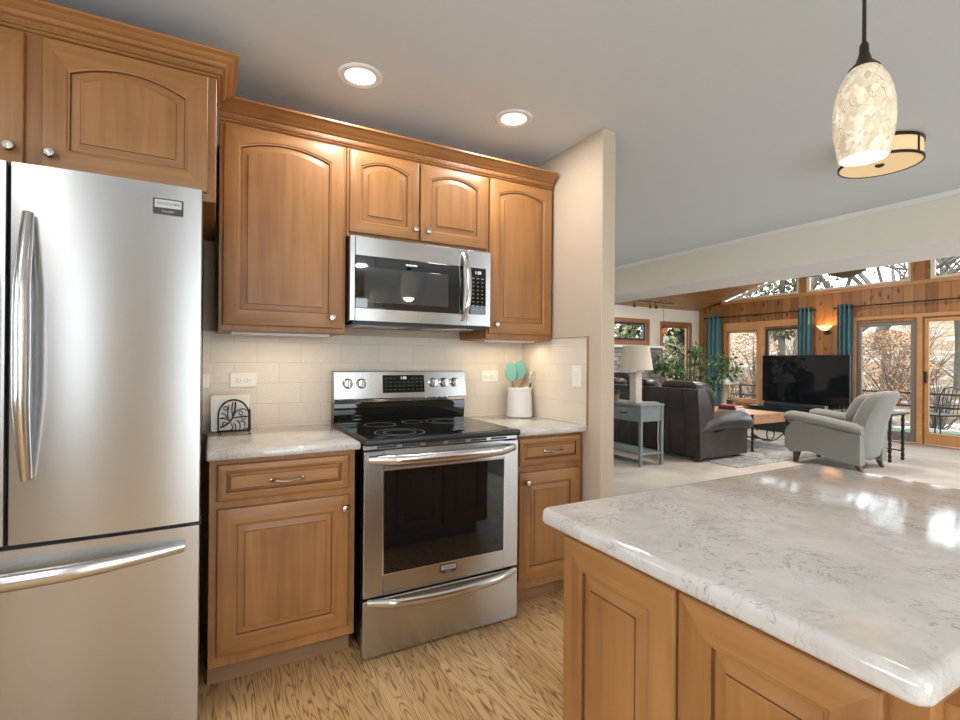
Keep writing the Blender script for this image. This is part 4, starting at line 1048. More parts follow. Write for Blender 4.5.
# console table behind the sofa
CX0, CX1, CY0, CY1 = 3.93, 4.32, 1.555, 2.95
t = thing('console_table', (4.12, 2.25, 0), 'grey blue painted console table with drawers and low shelf, behind the leather sofa', 'table')
MB().box(CX0 - .012, CX1 + .006, CY0 - .008, CY1 + .03, .715, .745, .005).build('table_top', 'console_blue', t)
MB().box(CX0 + .01, CX1 - .01, CY0 + .01, CY1 - .01, .535, .715, .002).build('apron', 'console_blue', t)
MB().box(CX0 + .01, CX1 - .01, CY0 + .01, CY1 - .01, .135, .160, .003).build('shelf', 'console_blue', t)
for x in (CX0, CX1 - .038):
    for y in (CY0, CY1 - .038): MB().box(x, x + .038, y, y + .038, 0.0, .715, .003).build('leg', 'console_blue', t)
for k in range(3):
    a = CY0 + .10 + .42 * k
    d_ = MB().box(CX0 - .006, CX0 + .02, a, a + .34, .560, .690, .006).box(CX0 - .012, CX0, a + .03, a + .31, .585, .665, .004).build('drawer', 'console_blue', t)
    MB().tube([(CX0 - .010, a + .11, .632), (CX0 - .030, a + .125, .630), (CX0 - .030, a + .215, .630), (CX0 - .010, a + .23, .632)], .006, 8).build('pull', 'black_iron', d_)
# lamp on the console
LX, LY = 4.12, 1.82
t = thing('table_lamp', (LX, LY, .745), 'table lamp with tapered linen shade and pale square column base, on the grey blue console', 'lamp')
MB().box(LX - .07, LX + .07, LY - .07, LY + .07, .745, .765, .004).box(LX - .055, LX + .055, LY - .055, LY + .055, .765, 1.12, .012, 2).build('base', 'lamp_ceramic', t)
MB().tube([(LX, LY, 1.12), (LX, LY, 1.45)], .008, 8).build('stem', 'nickel', t)
MB().lathe([(.205, 1.155), (.158, 1.455), (.155, 1.455), (.202, 1.155), (.205, 1.155)], (LX, LY, 0), 48, caps=False).build('lamp_shade', 'linen_shade', t)
MB().lathe([(.0, 1.449), (.155, 1.449), (.155, 1.452), (.0, 1.452)], (LX, LY, 0), 24).build('shade_ring', 'linen_shade', t)
cdv = [(LX + .10, LY - .05, .752), (LX + .22, LY - .12, .752), (CX1 + .03, 1.66, .75), (CX1 + .035, 1.66, .70), (CX1 + .035, 1.67, .55), (CX1 + .05, 1.69, .30), (CX1 + .04, 1.67, .10), (CX1 + .06, 1.67, .006), (CX1 + .15, 1.9, .006)]
MB().tube(cdv, .005, 6).build('power_cord', 'white_plastic', t)
t = thing('potted_plant', (4.10, 2.16, .745), 'small spiky potted plant on the console next to the linen lamp', 'plant')
MB().lathe([(.0, .745), (.045, .745), (.060, .83), (.054, .83), (.05, .80), (.0, .80)], (4.10, 2.16, 0), 20).build('pot', 'pot_clay', t)
mb = MB()
for k in range(16):
    a = 2 * PI * k / 16 + random.random() * .3; ln = random.uniform(.12, .2); e = random.uniform(.3, 1.1)
    p = [Vector((4.10 + math.cos(a) * ln * s * math.cos(e), 2.16 + math.sin(a) * ln * s * math.cos(e), .80 + ln * (s * math.sin(e) + .25 * s * (1 - s)))) for s in (0, .35, .7, 1)]
    mb.tube(p, [.006, .010, .007, .001], 4, squash=(.25, 1))
mb.build('leaves', 'leaf_green', t)
# dark recliner by the fireplace
t = thing('recliner', (6.25, 3.85, 0), 'dark navy leather recliner near the stone fireplace, behind the table lamp', 'armchair')
MB().box(5.98, 6.60, 3.62, 4.10, .10, .44, .04, 2).build('seat', 'leather_navy', t)
mb = MB(); mb.loft([[(5.92, 3.56, .30), (6.14, 3.56, .30), (6.14, 4.14, .30), (5.92, 4.14, .30)], [(5.84, 3.54, .75), (6.06, 3.54, .75), (6.06, 4.16, .75), (5.84, 4.16, .75)], [(5.80, 3.56, 1.02), (5.98, 3.56, 1.02), (5.98, 4.14, 1.02), (5.80, 4.14, 1.02)], [(5.83, 3.62, 1.075), (5.93, 3.62, 1.075), (5.93, 4.08, 1.075), (5.83, 4.08, 1.075)]]); mb.build('backrest', 'leather_navy', t, smooth=50, subd=1)
for y0 in (3.46, 4.10): MB().box(5.96, 6.66, y0, y0 + .15, .08, .62, .05, 3).build('armrest', 'leather_navy', t)
MB().box(6.05, 6.55, 3.66, 4.06, 0, .10).build('base', 'dark_wood', t)
# coffee table
t = thing('coffee_table', (6.52, 2.3, .012), 'plank top coffee table with black scrolled iron legs', 'table')
TX0, TX1, TY0, TY1 = 6.10, 6.95, 1.56, 2.95
mb = MB()
for k in range(6): 
    a = TX0 + .02 + (TX1 - TX0 - .04) / 6 * k; mb.box(a + .002, a + (TX1 - TX0 - .04) / 6 - .002, TY0 + .02, TY1 - .02, .475, .520, .004)
mb.box(TX0 + .02, TX1 - .02, TY0 + .02, TY0 + .05, .385, .475, .003).box(TX0 + .02, TX1 - .02, TY1 - .05, TY1 - .02, .385, .475, .003).box(TX0 + .02, TX0 + .05, TY0 + .05, TY1 - .05, .385, .475, .003).box(TX1 - .05, TX1 - .02, TY0 + .05, TY1 - .05, .385, .475, .003)
mb.build('table_top', 'table_wood', t)
def twist(mb, x, y, z0, z1, r):
    mb.tube([(x, y, z0), (x, y, z1)], r * .8, 8)
    for q in (0, PI):
        mb.tube([(x + r * .6 * math.cos(q + k * .6), y + r * .6 * math.sin(q + k * .6), z0 + (z1 - z0) * k / 40) for k in range(41)], r * .5, 6)
for x in (TX0, TX1):
    for y in (TY0, TY1):
        mb = MB(); twist(mb, x, y, .012, .53, .018); mb.lathe([(.03, .012), (.03, .022), (.018, .03)], (x, y, 0), 12)
        sx = 1 if x == TX0 else -1
        mb.tube([(x + sx * (.02 + .09 * s), TY0 if y == TY0 else TY1, .32 - .0 * s + .03 * math.sin(s * 4)) for s in (0, .3, .6, 1)], .008, 6)
        mb.tube([(x + sx * (.055 + .038 * math.cos(a) * (1 - a / 14)), y, .20 + .05 * math.sin(a) * (1 - a / 14)) for a in [k * .5 for k in range(20)]], .007, 6)
        mb.build('leg', 'black_iron', t, smooth=60)
mb = MB()
for y in (TY0, TY1):
    xm = (TX0 + TX1) / 2
    mb.tube([(TX0 + (TX1 - TX0) * k / 12, y, .27 - .14 * math.sin(PI * k / 12)) for k in range(13)], .010, 8)
    mb.tube([(xm + .09 * math.cos(2 * PI * k / 20), y, .235 + .09 * math.sin(2 * PI * k / 20)) for k in range(20)], .008, 6, closed=True)
mb.tube([((TX0 + TX1) / 2, TY0 + (TY1 - TY0) * k / 8, .145) for k in range(9)], .010, 8)
mb.build('stretcher', 'black_iron', t, smooth=60)
for k, (mat, lab, dx, w, l, h) in enumerate((('book_tan', 'tan hardback at the bottom of the stack on the coffee table', 0, .24, .30, .035), ('book_plum', 'plum coloured book in the middle of the stack on the coffee table', .01, .22, .28, .035), ('book_red', 'red book topmost of the stack on the coffee table', -.01, .21, .27, .030))):
    z = .520 + (0, .035, .070)[k]
    t2 = thing('book', (6.30 + dx, 2.02, z), lab, 'book', 'books on the coffee table')
    MB().box(6.30 + dx - w / 2, 6.30 + dx + w / 2, 2.02 - l / 2, 2.02 + l / 2, z, z + .004).box(6.30 + dx - w / 2, 6.30 + dx + w / 2, 2.02 - l / 2, 2.02 + l / 2, z + h - .004, z + h).box(6.30 + dx - w / 2, 6.30 + dx - w / 2 + .005, 2.02 - l / 2, 2.02 + l / 2, z, z + h).build('cover', mat, t2)
    MB().box(6.30 + dx - w / 2 + .005, 6.30 + dx + w / 2 - .006, 2.02 - l / 2 + .006, 2.02 + l / 2 - .006, z + .004, z + h - .004).build('pages', 'paper_white', t2)
t = thing('lantern', (6.60, 2.22, .520), 'small dark lantern box on the coffee table', 'lantern')
MB().box(6.54, 6.66, 2.16, 2.28, .520, .535, .003).box(6.54, 6.66, 2.16, 2.28, .655, .670, .003).build('frame', 'bronze', t)
MB().box(6.55, 6.65, 2.17, 2.27, .535, .655).build('glass_panel', 'lantern_glass', t)
# floor lamp with domed shade by the window
t = thing('floor_lamp', (7.85, 3.22, 0), 'beige column lamp with pale domed shade near the ficus', 'lamp')
MB().lathe([(.0, 0), (.15, 0), (.15, .02), (.06, .04), (.055, .90), (.0, .90)], (7.85, 3.22, 0), 20).build('column', 'beige_post', t)
MB().lathe([(.20, .86), (.195, .92), (.165, .99), (.11, 1.03), (.04, 1.05), (.0, 1.05), (.0, 1.03), (.10, 1.01), (.15, .975), (.185, .91), (.19, .86), (.20, .86)], (7.85, 3.16, 0), 28).build('shade', 'frosted_dome', t)
# television, soundbar and stand
t = thing('media_cabinet', (8.72, 2.25, 0), 'low black media cabinet under the television', 'cabinet')
MB().box(8.45, 8.98, 1.40, 3.12, .05, .425, .004).build('body', 'cabinet_black', t)
MB().box(8.43, 9.0, 1.38, 3.14, .425, .455, .004).build('cabinet_top', 'cabinet_black', t)
MB().box(8.50, 8.95, 1.45, 3.07, 0, .05).build('plinth', 'cabinet_black', t)
for k in range(4):
    a = 1.42 + .42 * k; d_ = MB().box(8.436, 8.452, a + .005, a + .413, .08, .41, .003).build('door', 'cabinet_black', t)
    MB().ball((8.428, a + (.06 if k % 2 else .36), .26), .014, 8).build('knob', 'nickel', d_)
t = thing('television', (8.78, 2.32, .455), 'large flat black television on the low black cabinet', 'television')
MB().box(8.755, 8.80, 1.575, 3.06, .535, 1.40, .006).build('housing', 'black_plastic', t)
MB().box(8.752, 8.757, 1.587, 3.048, .550, 1.388).build('screen', 'screen_black', t)
for y in (1.75, 2.88): MB().box(8.66, 8.90, y - .015, y + .015, .455, .467, .003).box(8.765, 8.79, y - .012, y + .012, .467, .545).build('stand_foot', 'black_plastic', t)
t = thing('soundbar', (8.60, 2.40, .455), 'long black soundbar in front of the television', 'soundbar')
MB().box(8.56, 8.65, 1.86, 2.92, .455, .530, .012, 2).build('housing', 'soundbar', t)
for y in (1.855, 2.925): MB().box(8.562, 8.648, y - .008, y + .008, .457, .528, .002).build('end_cap', 'badge_steel', t)
t = thing('streaming_box', (8.60, 1.66, .455), 'small black box with silver edge beside the soundbar', 'electronics')
MB().box(8.54, 8.68, 1.58, 1.74, .455, .500, .004).build('housing', 'black_plastic', t); MB().box(8.537, 8.541, 1.60, 1.72, .465, .490).build('front_strip', 'badge_steel', t)

# armchair, authored facing local +y
t = thing('armchair', (6.31, .575, 0), 'grey tweed recliner armchair with rolled arms and dark tapered feet', 'armchair', rz=math.radians(3))
W2 = .37
def side_poly(): return [(-.36, .075), (-.10, .115), (.18, .165), (.39, .130), (.46, .20), (.455, .40), (.42, .46), (.36, .50), (-.36, .44)]
for s in (-1, 1):
    x0, x1 = (s * W2, s * (W2 - .13)) if s > 0 else (s * W2, s * (W2 - .13))
    ar = MB().prism(side_poly(), 0, min(x0, x1), max(x0, x1)).build('armrest', 'tweed_grey', t, local=True, smooth=30)
    mb = MB(); rings = []
    for y, z, r in ((-.37, .475, .055), (-.30, .50, .075), (0, .545, .078), (.25, .575, .082), (.40, .585, .082), (.46, .575, .065), (.475, .57, .03)):
        rings.append([(s * (W2 - .055) + r * 1.1 * math.cos(2 * PI * k / 18), y, z + r * .8 * math.sin(2 * PI * k / 18)) for k in range(18)])
    mb.loft(rings).build('arm_roll', 'tweed_grey', ar, local=True, smooth=60)
    mb = MB(); mb.tube([(s * (W2 + .003), y, z) for y, z in ((-.36, .425), (0, .475), (.42, .515))], .006, 6); mb.build('piping', 'tweed_grey', ar, local=True)
MB().box(-.25, .25, -.34, .44, .17, .36, .03, 2).build('seat_base', 'tweed_grey', t, local=True)
MB().box(-.24, .24, -.28, .48, .35, .50, .05, 3).build('seat_cushion', 'tweed_grey', t, local=True)
mb = MB()
def bring(y0, y1, z, w): return [(-w, y0, z), (-w * .5, y0 - .015, z), (w * .5, y0 - .015, z), (w, y0, z), (w, y1, z), (w * .5, y1 + .02, z), (-w * .5, y1 + .02, z), (-w, y1, z)]
mb.loft([bring(-.36, -.30, .085, .30), bring(-.37, -.20, .40, .32), bring(-.43, -.24, .62, .315), bring(-.52, -.34, .84, .30), bring(-.545, -.42, .915, .27), bring(-.53, -.46, .94, .22)])
mb.build('backrest', 'tweed_grey', t, local=True, smooth=45, subd=1)
MB().loft([bring(-.22, -.12, .46, .235), bring(-.26, -.13, .66, .23), bring(-.36, -.24, .86, .215), bring(-.40, -.30, .90, .18)]).build('back_cushion', 'tweed_grey', t, local=True, smooth=45, subd=1)
def foot(x, y, dy):
    MB().loft([[(x - .018, y - .018 + dy, 0), (x + .018, y - .018 + dy, 0), (x + .018, y + .018 + dy, 0), (x - .018, y + .018 + dy, 0)], [(x - .035, y - .035, .15), (x + .035, y - .035, .15), (x + .035, y + .035, .15), (x - .035, y + .035, .15)]]).build('leg', 'dark_wood', t, local=True)
foot(-.30, .34, .02); foot(.30, .34, .02); foot(-.30, -.29, -.05); foot(.27, -.29, -.06)
# twisted side table
t = thing('side_table', (7.18, .49, 0), 'small black iron side table with twisted legs behind the grey armchair', 'table')
MB().box(6.95, 7.42, .28, .70, .60, .625, .004).build('table_top', 'black_iron', t)
for x in (7.01, 7.36):
    for y in (.33, .65):
        mb = MB(); twist(mb, x, y, .03, .60, .020); mb.ball((x, y, .025), .024, 8); mb.build('leg', 'black_iron', t, smooth=60)
mb = MB().tube([(7.01 + .35 * k / 8, .33 + .32 * k / 8, .12 + .03 * math.sin(PI * k / 8)) for k in range(9)], .009, 6).tube([(7.36 - .35 * k / 8, .33 + .32 * k / 8, .12 + .03 * math.sin(PI * k / 8)) for k in range(9)], .009, 6); mb.build('stretcher', 'black_iron', t)

# ------------------------------------------------------------------ curtains, rods, sconce
def curtain(y0, y1, label, x=XT - .11, z0=.03, z1=2.28):
    t = thing('curtain', (x, (y0 + y1) / 2, z0), label, 'curtain', 'teal curtains on the pine wall')
    mb = MB(); n = 60; rows = []
    for z in (z0, z0 + .6, z1 - .5, z1 - .06, z1):
        fr, bk = [], []
        for k in range(n + 1):
            s = k / n; yy = y0 + (y1 - y0) * s; d = .045 * math.sin(s * 2 * PI * 3.5) * (1 if z < z1 - .4 else .9); fr.append((x + d - .003, yy, z)); bk.append((x + d + .003, yy, z))
        rows.append(fr + bk[::-1])
    mb.loft(rows).build('cloth', 'curtain_teal', t, smooth=60)
    mb = MB()
    for k in range(4):
        yy = y0 + (y1 - y0) * (k + .5) / 4; mb.tube([(x + .03 * math.cos(2 * PI * q / 14), yy, 2.225 + .03 * math.sin(2 * PI * q / 14)) for q in range(14)], .005, 6, closed=True)
    mb.build('eyelet', 'bronze', t)
curtain(4.14, 4.48, 'narrow teal curtain in the pine corner, above the ficus')
curtain(2.31, 2.56, 'teal curtain between the television and the lit sconce')
curtain(1.665, 1.90, 'teal curtain next to the sliding door, past the lit sconce')
def rod(y0, y1, label):
    t = thing('curtain_rod', (XT - .11, (y0 + y1) / 2, 2.225), label, 'curtain rod')
    MB().tube([(XT - .11, y0, 2.225), (XT - .11, y1, 2.225)], .011, 10).build('pole', 'bronze', t)
    for y in (y0, y1): MB().ball((XT - .11, y, 2.225), .024, 10).build('finial', 'bronze', t)
    for y in (y0 + .06, (y0 + y1) / 2, y1 - .06): MB().box(XT - .115, XT - .001, y - .008, y + .008, 2.205, 2.218).build('bracket', 'bronze', t)
rod(2.27, 4.53, 'dark curtain rod over the windows behind the television')
rod(-2.3, 1.94, 'dark curtain rod over the sliding glass doors')
t = thing('wall_sconce', (XT - .06, 2.10, 1.78), 'lit wall sconce with amber glass bowl between two teal curtains', 'wall lamp')
MB().lathe([(.045, 0), (.045, -.02), (.02, -.03)], (XT, 2.10, 1.82), 20, 0).build('back_plate', 'bronze', t)
MB().tube([(XT - .02, 2.10, 1.80), (XT - .08, 2.10, 1.77), (XT - .11, 2.10, 1.80), (XT - .11, 2.10, 1.83)], .010, 8).ball((XT - .11, 2.10, 1.825), .03, 8, (1, 1, .7)).build('arm', 'bronze', t)
MB().lathe([(.02, 1.835), (.06, 1.85), (.095, 1.89), (.125, 1.925), (.119, 1.925), (.09, 1.895), (.055, 1.858), (.0, 1.845)], (XT - .12, 2.10, 0), 28, caps=False).build('shade', 'sconce_glass', t)
lamp('bulb_light', 'POINT', (XT - .12, 2.10, 1.895), 2.0, (1, .62, .28), .02, parent=t)

# ------------------------------------------------------------------ fireplace wall
t = thing('fireplace', (6.9, YN - .06, 0), 'grey ledge stone fireplace with pale mantel shelf', 'fireplace')
MB().box(5.75, 6.40, YN - .10, YN - .022, 0, 1.545).box(7.25, 7.82, YN - .10, YN - .022, 0, 1.545).box(6.40, 7.25, YN - .10, YN - .022, .85, 1.545).box(6.40, 7.25, YN - .02, YN - .022, 0, .85).build('stone_surround', 'ledge_stone', t)
MB().box(5.70, 7.85, YN - .16, YN - .022, 1.545, 1.595, .004).build('mantel', 'trim_white', t)
MB().box(6.42, 7.23, YN - .085, YN - .03, .02, .83, .004).build('firebox', 'black_iron', t)
for k, x in enumerate((6.72, 6.98, 7.26)):
    t = thing('metal_flower', (x, YN - .005, 1.70), ('black metal flower on the small window sill, the one by the pillar', 'middle one of three black metal flowers on the window sill', 'black metal flower on the window sill nearest the tall window')[k], 'ornament', 'three flower ornaments on the sill')
    mb = MB().tube([(x, YN - .012, 1.703), (x, YN - .012, 1.86)], .006, 8); mb.lathe([(.0, 1.70), (.028, 1.70), (.02, 1.71), (.006, 1.725)], (x, YN - .012, 0), 12); mb.build('stem', 'black_iron', t)
    mb = MB()
    for q in range(7):
        a = PI * (q + .0) / 6; mb.tube([(x, YN - .012, 1.85), (x + .035 * math.cos(a), YN - .014, 1.865 + .035 * math.sin(a)), (x + .06 * math.cos(a), YN - .012, 1.87 + .065 * math.sin(a))], [.008, .014, .003], 6)
    mb.build('petals', 'black_iron', t)
# monorail track with spots and a small pendant near the white wall
t = thing('track_light', (7.2, 4.45, 2.47), 'black ceiling track with small spot heads above the white wall', 'track light')
ty = 4.42; tz = roof_z(ty) - .05
MB().tube([(6.45, ty, tz), (7.9, ty, tz)], .008, 8).build('rail', 'black_iron', t)
mb = MB()
for x in (6.6, 7.2, 7.8): mb.tube([(x, ty, tz), (x, ty, roof_z(ty))], .005, 6)
mb.build('standoff', 'black_iron', t)
for x, lit in ((6.75, 0), (7.19, 1), (7.36, 0)):
    h = MB().tube([(x, ty, tz), (x, ty, tz - .05), (x + .01, ty - .01, tz - .07)], .006, 6).lathe([(.012, 0), (.03, -.07), (.027, -.07), (.0, -.01)], (x + .01, ty - .01, tz - .06), 14, caps=False).build('spot_head', 'black_iron', t)
    if lit: MB().ball((x + .01, ty - .01, tz - .115), .026, 10).build('bulb', 'amber_glass', h)
t = thing('pendant_lamp', (7.60, ty, tz), 'tiny amber glass pendant hanging in front of the tall white wall window', 'pendant lamp')
MB().tube([(7.60, ty, tz), (7.60, ty, 1.98)], .004, 6).build('cord', 'black_iron', t)
MB().lathe([(.0, 2.0), (.018, 1.99), (.022, 1.955), (.0, 1.955)], (7.60, ty, 0), 14).build('cap', 'black_iron', t)
MB().lathe([(.018, 1.962), (.034, 1.935), (.048, 1.89), (.045, 1.855), (.035, 1.838), (.031, 1.838), (.041, 1.858), (.044, 1.89), (.03, 1.935), (.014, 1.962)], (7.60, ty, 0), 20, caps=False).build('shade', 'amber_glass', t)
# ceiling fan over the living room
FNX, FNY, FNZ = 6.50, .60, 2.46
t = thing('ceiling_fan', (FNX, FNY, roof_z(FNY)), 'ceiling fan with olive brown housing and blades just below the beam, before the high windows', 'ceiling fan')
MB().tube([(FNX, FNY, roof_z(FNY)), (FNX, FNY, FNZ + .08)], .014, 10).build('downrod', 'bronze', t)
MB().lathe([(.0, -.12), (.05, -.118), (.13, -.085), (.20, -.045), (.21, -.03), (.16, .02), (.08, .09), (.0, .10)], (FNX, FNY, FNZ), 28).build('motor_housing', 'fan_blade', t)
for k in range(5):
    a = 2 * PI * k / 5 + 5.02; ca, sa = math.cos(a), math.sin(a)
    def P(r, w, z): return (FNX + ca * r - sa * w, FNY + sa * r + ca * w, FNZ + .012 + z)
    MB().loft([[P(r, -w, -.02), P(r, w, .02), P(r, w, .028), P(r, -w, -.012)] for r, w in ((.15, .03), (.22, .05), (.40, .070), (.58, .070), (.66, .05), (.68, .02))]).build('blade', 'fan_blade', t)

# ------------------------------------------------------------------ ficus in the corner
def leaf_quad(mb, p, d, n, ln, w):
    d = d.normalized(); s = d.cross(n)
    if s.length < 1e-4: s = d.orthogonal()
    s.normalize(); n = s.cross(d)
    a, b, c = p, p + d * ln * .5 + n * ln * .08, p + d * ln
    mb._add([a, b + s * w, c, b - s * w], [(0, 1, 2, 3)])
t = thing('potted_ficus', (7.55, 3.62, 0), 'leafy green ficus tree spreading between sofa and window corner', 'plant')
MB().lathe([(.0, 0), (.15, 0), (.19, .34), (.20, .36), (.18, .36), (.17, .31), (.0, .31)], (7.55, 3.62, 0), 28).build('pot', 'pot_clay', t)
rnd = random.Random(3)
br = MB(); lf = MB()
tips = [((7.5, 4.46, 1.20), .16), ((7.45, 4.28, 1.22), .18), ((7.5, 4.10, 1.08), .17), ((7.5, 3.78, 1.10), .20), ((7.6, 3.58, 1.28), .17), ((7.6, 3.40, 1.05), .20), ((7.65, 3.22, 1.30), .15), ((7.7, 2.98, 1.20), .18), ((7.7, 3.10, 1.00), .15), ((7.4, 3.74, .88), .16), ((7.6, 3.30, .82), .16), ((7.5, 3.48, .68), .14), ((7.55, 3.62, 1.5), .12)]
br.tube([(7.55, 3.62, .30), (7.57, 3.60, .60), (7.53, 3.64, .95), (7.55, 3.62, 1.45)], [.022, .020, .015, .006], 8)
for (c, r) in tips:
    c = Vector(c); zt = .45 + .45 * rnd.random(); b0 = Vector((7.55, 3.62, zt)); mid = (b0 + c) / 2 + Vector((0, 0, .12))
    br.tube([b0, mid, c], [.009, .006, .003], 6)
    for q in range(56):
        u = Vector((rnd.gauss(0, 1), rnd.gauss(0, 1), rnd.gauss(0, 1))).normalized() * r * rnd.random() ** .5
        d = (u + Vector((0, 0, -.08)) + Vector((rnd.uniform(-.1, .1),) * 3)); leaf_quad(lf, c + u, d, Vector((rnd.uniform(-1, 1), rnd.uniform(-1, 1), 1)), rnd.uniform(.08, .125), rnd.uniform(.022, .034))
br.build('trunk', 'bark', t); lf.build('foliage', 'leaf_green', t, smooth=0)

# ------------------------------------------------------------------ outside: deck, railing, hillside, trees
struct('exterior_deck', MB().box(XT + .14, 13.0, -6, 8, -.25, -.12), 'snowy_deck')
tf = MB().box(XT + .30, 12.2, -3, 4.4, -.12, -.095).build('turf_mat', 'green_turf', origin=(9.8, 0, -.12)); tag(tf, 'strip of green artificial turf on the deck outside the sliding doors', 'mat')
t = thing('deck_railing', (12.9, 1.0, -.12), 'dark metal deck railing beyond the glass doors', 'railing')
for z in (.34, .62): MB().box(12.88, 12.92, -6, 8, z - .02, z + .02).build('rail', 'patio_metal', t)
for k in range(9): MB().box(12.875, 12.925, -6 + 1.75 * k - .025, -6 + 1.75 * k + .025, -.12, .66).build('post', 'patio_metal', t)
def patio_chair(x, y, rz, label):
    t = thing('patio_chair', (x, y, -.12), label, 'chair', rz=rz)
    MB().box(-.24, .24, -.24, .24, .40, .43, .005).build('seat', 'patio_metal', t, local=True)
    mb = MB().tube([(-.22, -.24, .42), (-.22, -.32, .75), (-.15, -.34, .90), (0, -.35, .94), (.15, -.34, .90), (.22, -.32, .75), (.22, -.24, .42)], .014, 8)
    for k in range(5): mb.tube([(-.14 + .07 * k, -.25, .43), (-.14 + .07 * k, -.345, .90)], .007, 6)
    mb.build('backrest', 'patio_metal', t, local=True)
    for a in (-.22, .22):
        for b in (-.22, .22): MB().tube([(a, b, .40), (a * 1.1, b * 1.1, 0)], .013, 6).build('leg', 'patio_metal', t, local=True)
        MB().tube([(a, -.27, .60), (a, .22, .62), (a, .24, .40)], .012, 6).build('armrest', 'patio_metal', t, local=True)
patio_chair(11.6, 1.40, math.radians(70), 'black metal patio chair out on the snowy deck')
t = thing('patio_table', (11.7, .45, -.12), 'round black metal patio table on the snowy deck', 'table')
MB().lathe([(.0, .70), (.55, .70), (.55, .73), (.0, .73)], (11.7, .45, -.12), 32).build('table_top', 'patio_metal', t)
for k in range(4):
    a = PI / 4 + k * PI / 2; MB().tube([(11.7 + .35 * math.cos(a), 0.45 + .35 * math.sin(a), .58), (11.7 + .42 * math.cos(a), 0.45 + .42 * math.sin(a), -.12)], .016, 8).build('leg', 'patio_metal', t)

from mathutils import noise as mnoise
def ground_z(x, y):
    d = max(0.0, max(x - 13.2, (y - 8.5) * .8))
    z = -.6 + min(d, 5) * .05 + max(0, d - 2) * .135
    return z + .55 * mnoise.noise(Vector((x * .22, y * .22, 0))) * min(1, d / 4 + .1) + .25 * mnoise.noise(Vector((x * .8, y * .8, 3)))
mb = MB(); NXg, NYg = 90, 100
V = [[mb.bm.verts.new((x, y, ground_z(x, y))) for y in [-26 + 80 * j / NYg for j in range(NYg + 1)]] for x in [1.5 + 58 * i / NXg for i in range(NXg + 1)]]
for i in range(NXg):
    for j in range(NYg):
        x, y = 1.5 + 58 * (i + .5) / NXg, -26 + 80 * (j + .5) / NYg
        if x < XT + .5 and y < YN + .5: continue
        mb.bm.faces.new((V[i][j], V[i + 1][j], V[i + 1][j + 1], V[i][j + 1]))
bmesh.ops.delete(mb.bm, geom=[v for v in mb.bm.verts if not v.link_faces], context='VERTS')
struct('terrain', mb, 'winter_hill')

def bare_tree(x, y, h, seed, label, group, lean=0.0, depth=5):
    r = random.Random(seed); z0 = ground_z(x, y) - .08; mb = MB()
    def grow(p, d, ln, rad, lv):
        pts = [p]; q = p.copy(); dd = d.copy(); n = 4
        for k in range(n):
            dd = (dd + Vector((r.uniform(-.16, .16), r.uniform(-.16, .16), r.uniform(-.05, .12)))).normalized(); q = q + dd * ln / n; pts.append(q.copy())
        mb.tube(pts, [rad * (1 - .4 * k / n) for k in range(n + 1)], 6 if lv > 2 else 4)
        if lv == 0: return
        for k in range(3 if lv > 1 else 3):
            a = r.uniform(0, 2 * PI); u = dd.orthogonal().normalized(); w = dd.cross(u); s = r.uniform(.45, .9)
            nd = (dd + (u * math.cos(a) + w * math.sin(a)) * s).normalized(); st = pts[-1] if k < 2 else pts[r.randint(2, 3)]
            grow(st.copy(), nd, ln * r.uniform(.62, .8), rad * .58, lv - 1)
    grow(Vector((x, y, z0)), Vector((lean, lean * .5, 1)).normalized(), h * .34, h * .017, depth)
    o = mb.build('bare_tree', 'bark', origin=(x, y, z0), smooth=60); return tag(o, label, 'tree', group)
G1 = 'bare trees on the hillside'
LB = 'bare leafless winter tree on the leaf strewn hillside beyond the glass doors'
for k, (x, y, h) in enumerate(((19.8, 2.6, 8), (18.5, 5.0, 9), (20, 7.2, 9), (17.0, 9.6, 8), (22, 9.8, 10), (21, 4.0, 9), (26, 11.5, 11), (19, 12.5, 9), (17.5, .9, 8), (28, 7.5, 11), (24.5, 6.2, 10), (32, 11, 11))):
    bare_tree(x, y, h, 11 + k, LB, G1, depth=5 if k in (0, 1, 2, 3, 4, 6, 8) else 4)
def bare_shrub(x, y, h, seed, label, group):
    r = random.Random(seed); z0 = ground_z(x, y) - .05; mb = MB()
    for k in range(16):
        a = r.uniform(0, 2 * PI); sp = r.uniform(.15, .6); p = Vector((x, y, z0)); d = Vector((math.cos(a) * sp, math.sin(a) * sp, 1)).normalized(); L_ = h * r.uniform(.6, 1)
        pts = [p]
        for q in range(4): d = (d + Vector((r.uniform(-.2, .2), r.uniform(-.2, .2), 0))).normalized(); pts.append(pts[-1] + d * L_ / 4)
        mb.tube(pts, [.022, .018, .014, .009, .004], 4)
        for q in range(7):
            st = pts[r.randint(1, 3)]; dd = (d + Vector((r.uniform(-1, 1), r.uniform(-1, 1), r.uniform(-.2, .6)))).normalized(); mb.tube([st, st + dd * L_ * .2, st + dd * L_ * .38 + Vector((0, 0, .05))], [.009, .007, .003], 3)
    o = mb.build('bare_shrub', 'bark', origin=(x, y, z0), smooth=60); return tag(o, label, 'shrub', group)
for k, (x, y, h) in enumerate(((14.2, 2.3, 1.8), (14.8, 4.6, 2.2), (15.6, 5.6, 2.0), (14.6, 6.4, 2.4), (15.4, 8.2, 2.2), (17.6, 3.9, 2.4), (18.0, 6.4, 2.6), (16.4, 7.1, 2.2), (19.6, 8.6, 2.6), (19.0, 2.8, 2.4), (20.5, 5.4, 2.8), (22.5, 7.8, 2.8))):
    bare_shrub(x, y, h, 50 + k, 'low leafless shrub of thin twigs on the snowy slope below the bare trees', 'twiggy shrubs on the slope')
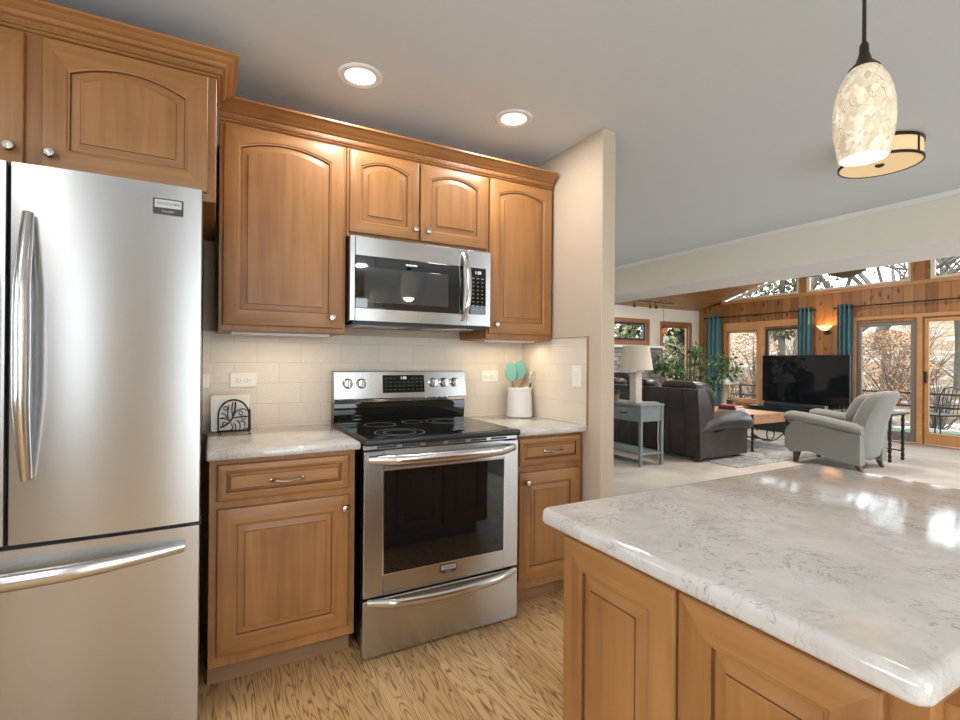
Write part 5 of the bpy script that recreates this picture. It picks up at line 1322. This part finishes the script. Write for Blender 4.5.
def leafy(name, x, y, h, w, n, mat, label, cat, group=None, seed=1, sz=.25, base=.15):
    r = random.Random(seed); z0 = ground_z(x, y) - .05; t = thing(name, (x, y, z0), label, cat, group)
    mb = MB(); mb.tube([(x, y, z0), (x + .05, y, z0 + h * .5), (x, y, z0 + h * .95)], [h * .02 + .01, h * .014, .01], 8)
    if mat != 'evergreen':
        for k in range(14):
            a = r.uniform(0, 2 * PI); zz = z0 + h * r.uniform(.1, .6); mb.tube([(x, y, zz), (x + w * .5 * math.cos(a), y + w * .5 * math.sin(a), zz + h * .25), (x + w * .8 * math.cos(a), y + w * .8 * math.sin(a), zz + h * .35)], [.02, .012, .004], 5)
    mb.build('trunk', 'bark', t)
    lf = MB()
    for k in range(n):
        s = r.random(); a = r.uniform(0, 2 * PI)
        rad = w * ((1 - s) * (.55 + .45 * r.random()) if mat == 'evergreen' else math.sqrt(max(0.01, 1 - (2 * s - 1) ** 2)) * r.random() ** .4)
        p = Vector((x + rad * math.cos(a), y + rad * math.sin(a), z0 + h * (base + (1 - base) * s)))
        d = Vector((math.cos(a), math.sin(a), r.uniform(-.7, .3))) if mat == 'evergreen' else Vector((r.uniform(-1, 1), r.uniform(-1, 1), r.uniform(-1, 1)))
        leaf_quad(lf, p, d, Vector((r.uniform(-1, 1), r.uniform(-1, 1), 1)), sz * r.uniform(.7, 1.3), sz * .3)
    lf.build('foliage', mat, t, smooth=0)
leafy('rusty_shrub', 14.6, 3.35, 2.6, .95, 2400, 'leaf_rust', 'bushy tree with rusty brown leaves outside the fixed glass door', 'shrub', seed=2, sz=.068, base=.3)
leafy('rusty_shrub', 15.6, 7.6, 2.8, 1.0, 2000, 'leaf_rust', 'rusty leaved shrub outside the window behind the ficus', 'shrub', seed=5, sz=.072, base=.2)
leafy('evergreen_tree', 13.0, 9.6, 6.0, 2.0, 3000, 'evergreen', 'dark evergreen outside the tall window of the white wall', 'tree', seed=7, sz=.34, base=.03)
leafy('olive_tree', 24, 11.5, 9.0, 2.2, 2500, 'olive_leaf', 'yellow green tree seen through the high window nearest the roof slope', 'tree', seed=8, sz=.30, base=.2)
leafy('olive_bush', 9.6, 7.6, 3.6, 1.6, 2200, 'olive_leaf', 'yellow green bush outside the small window above the mantel', 'shrub', seed=9, sz=.20, base=.05)
# fill lamps added out of view to brighten the living room
for x, y, lab in ((6.3, -1.6, 'added unseen fill lamp on the pine boards, the one past the glass doors'), (6.3, 2.4, 'added fill lamp on the pine boards above the coffee table, hidden by the beam'), (5.6, 0.5, 'added fill lamp on the pine boards above the grey armchair, hidden by the beam')):
    t = thing('fill_lamp', (x, y, roof_z(y)), lab, 'ceiling light')
    MB().lathe([(.0, -.16), (.18, -.16), (.22, -.12), (.22, -.0), (.0, -.0)], (x, y, roof_z(y)), 28).build('shade', 'can_lens', t)
    lamp('bulb_light', 'AREA', (x, y, roof_z(y) - .20), P_LIV_FILL, (1, .95, .88), .5, parent=t)
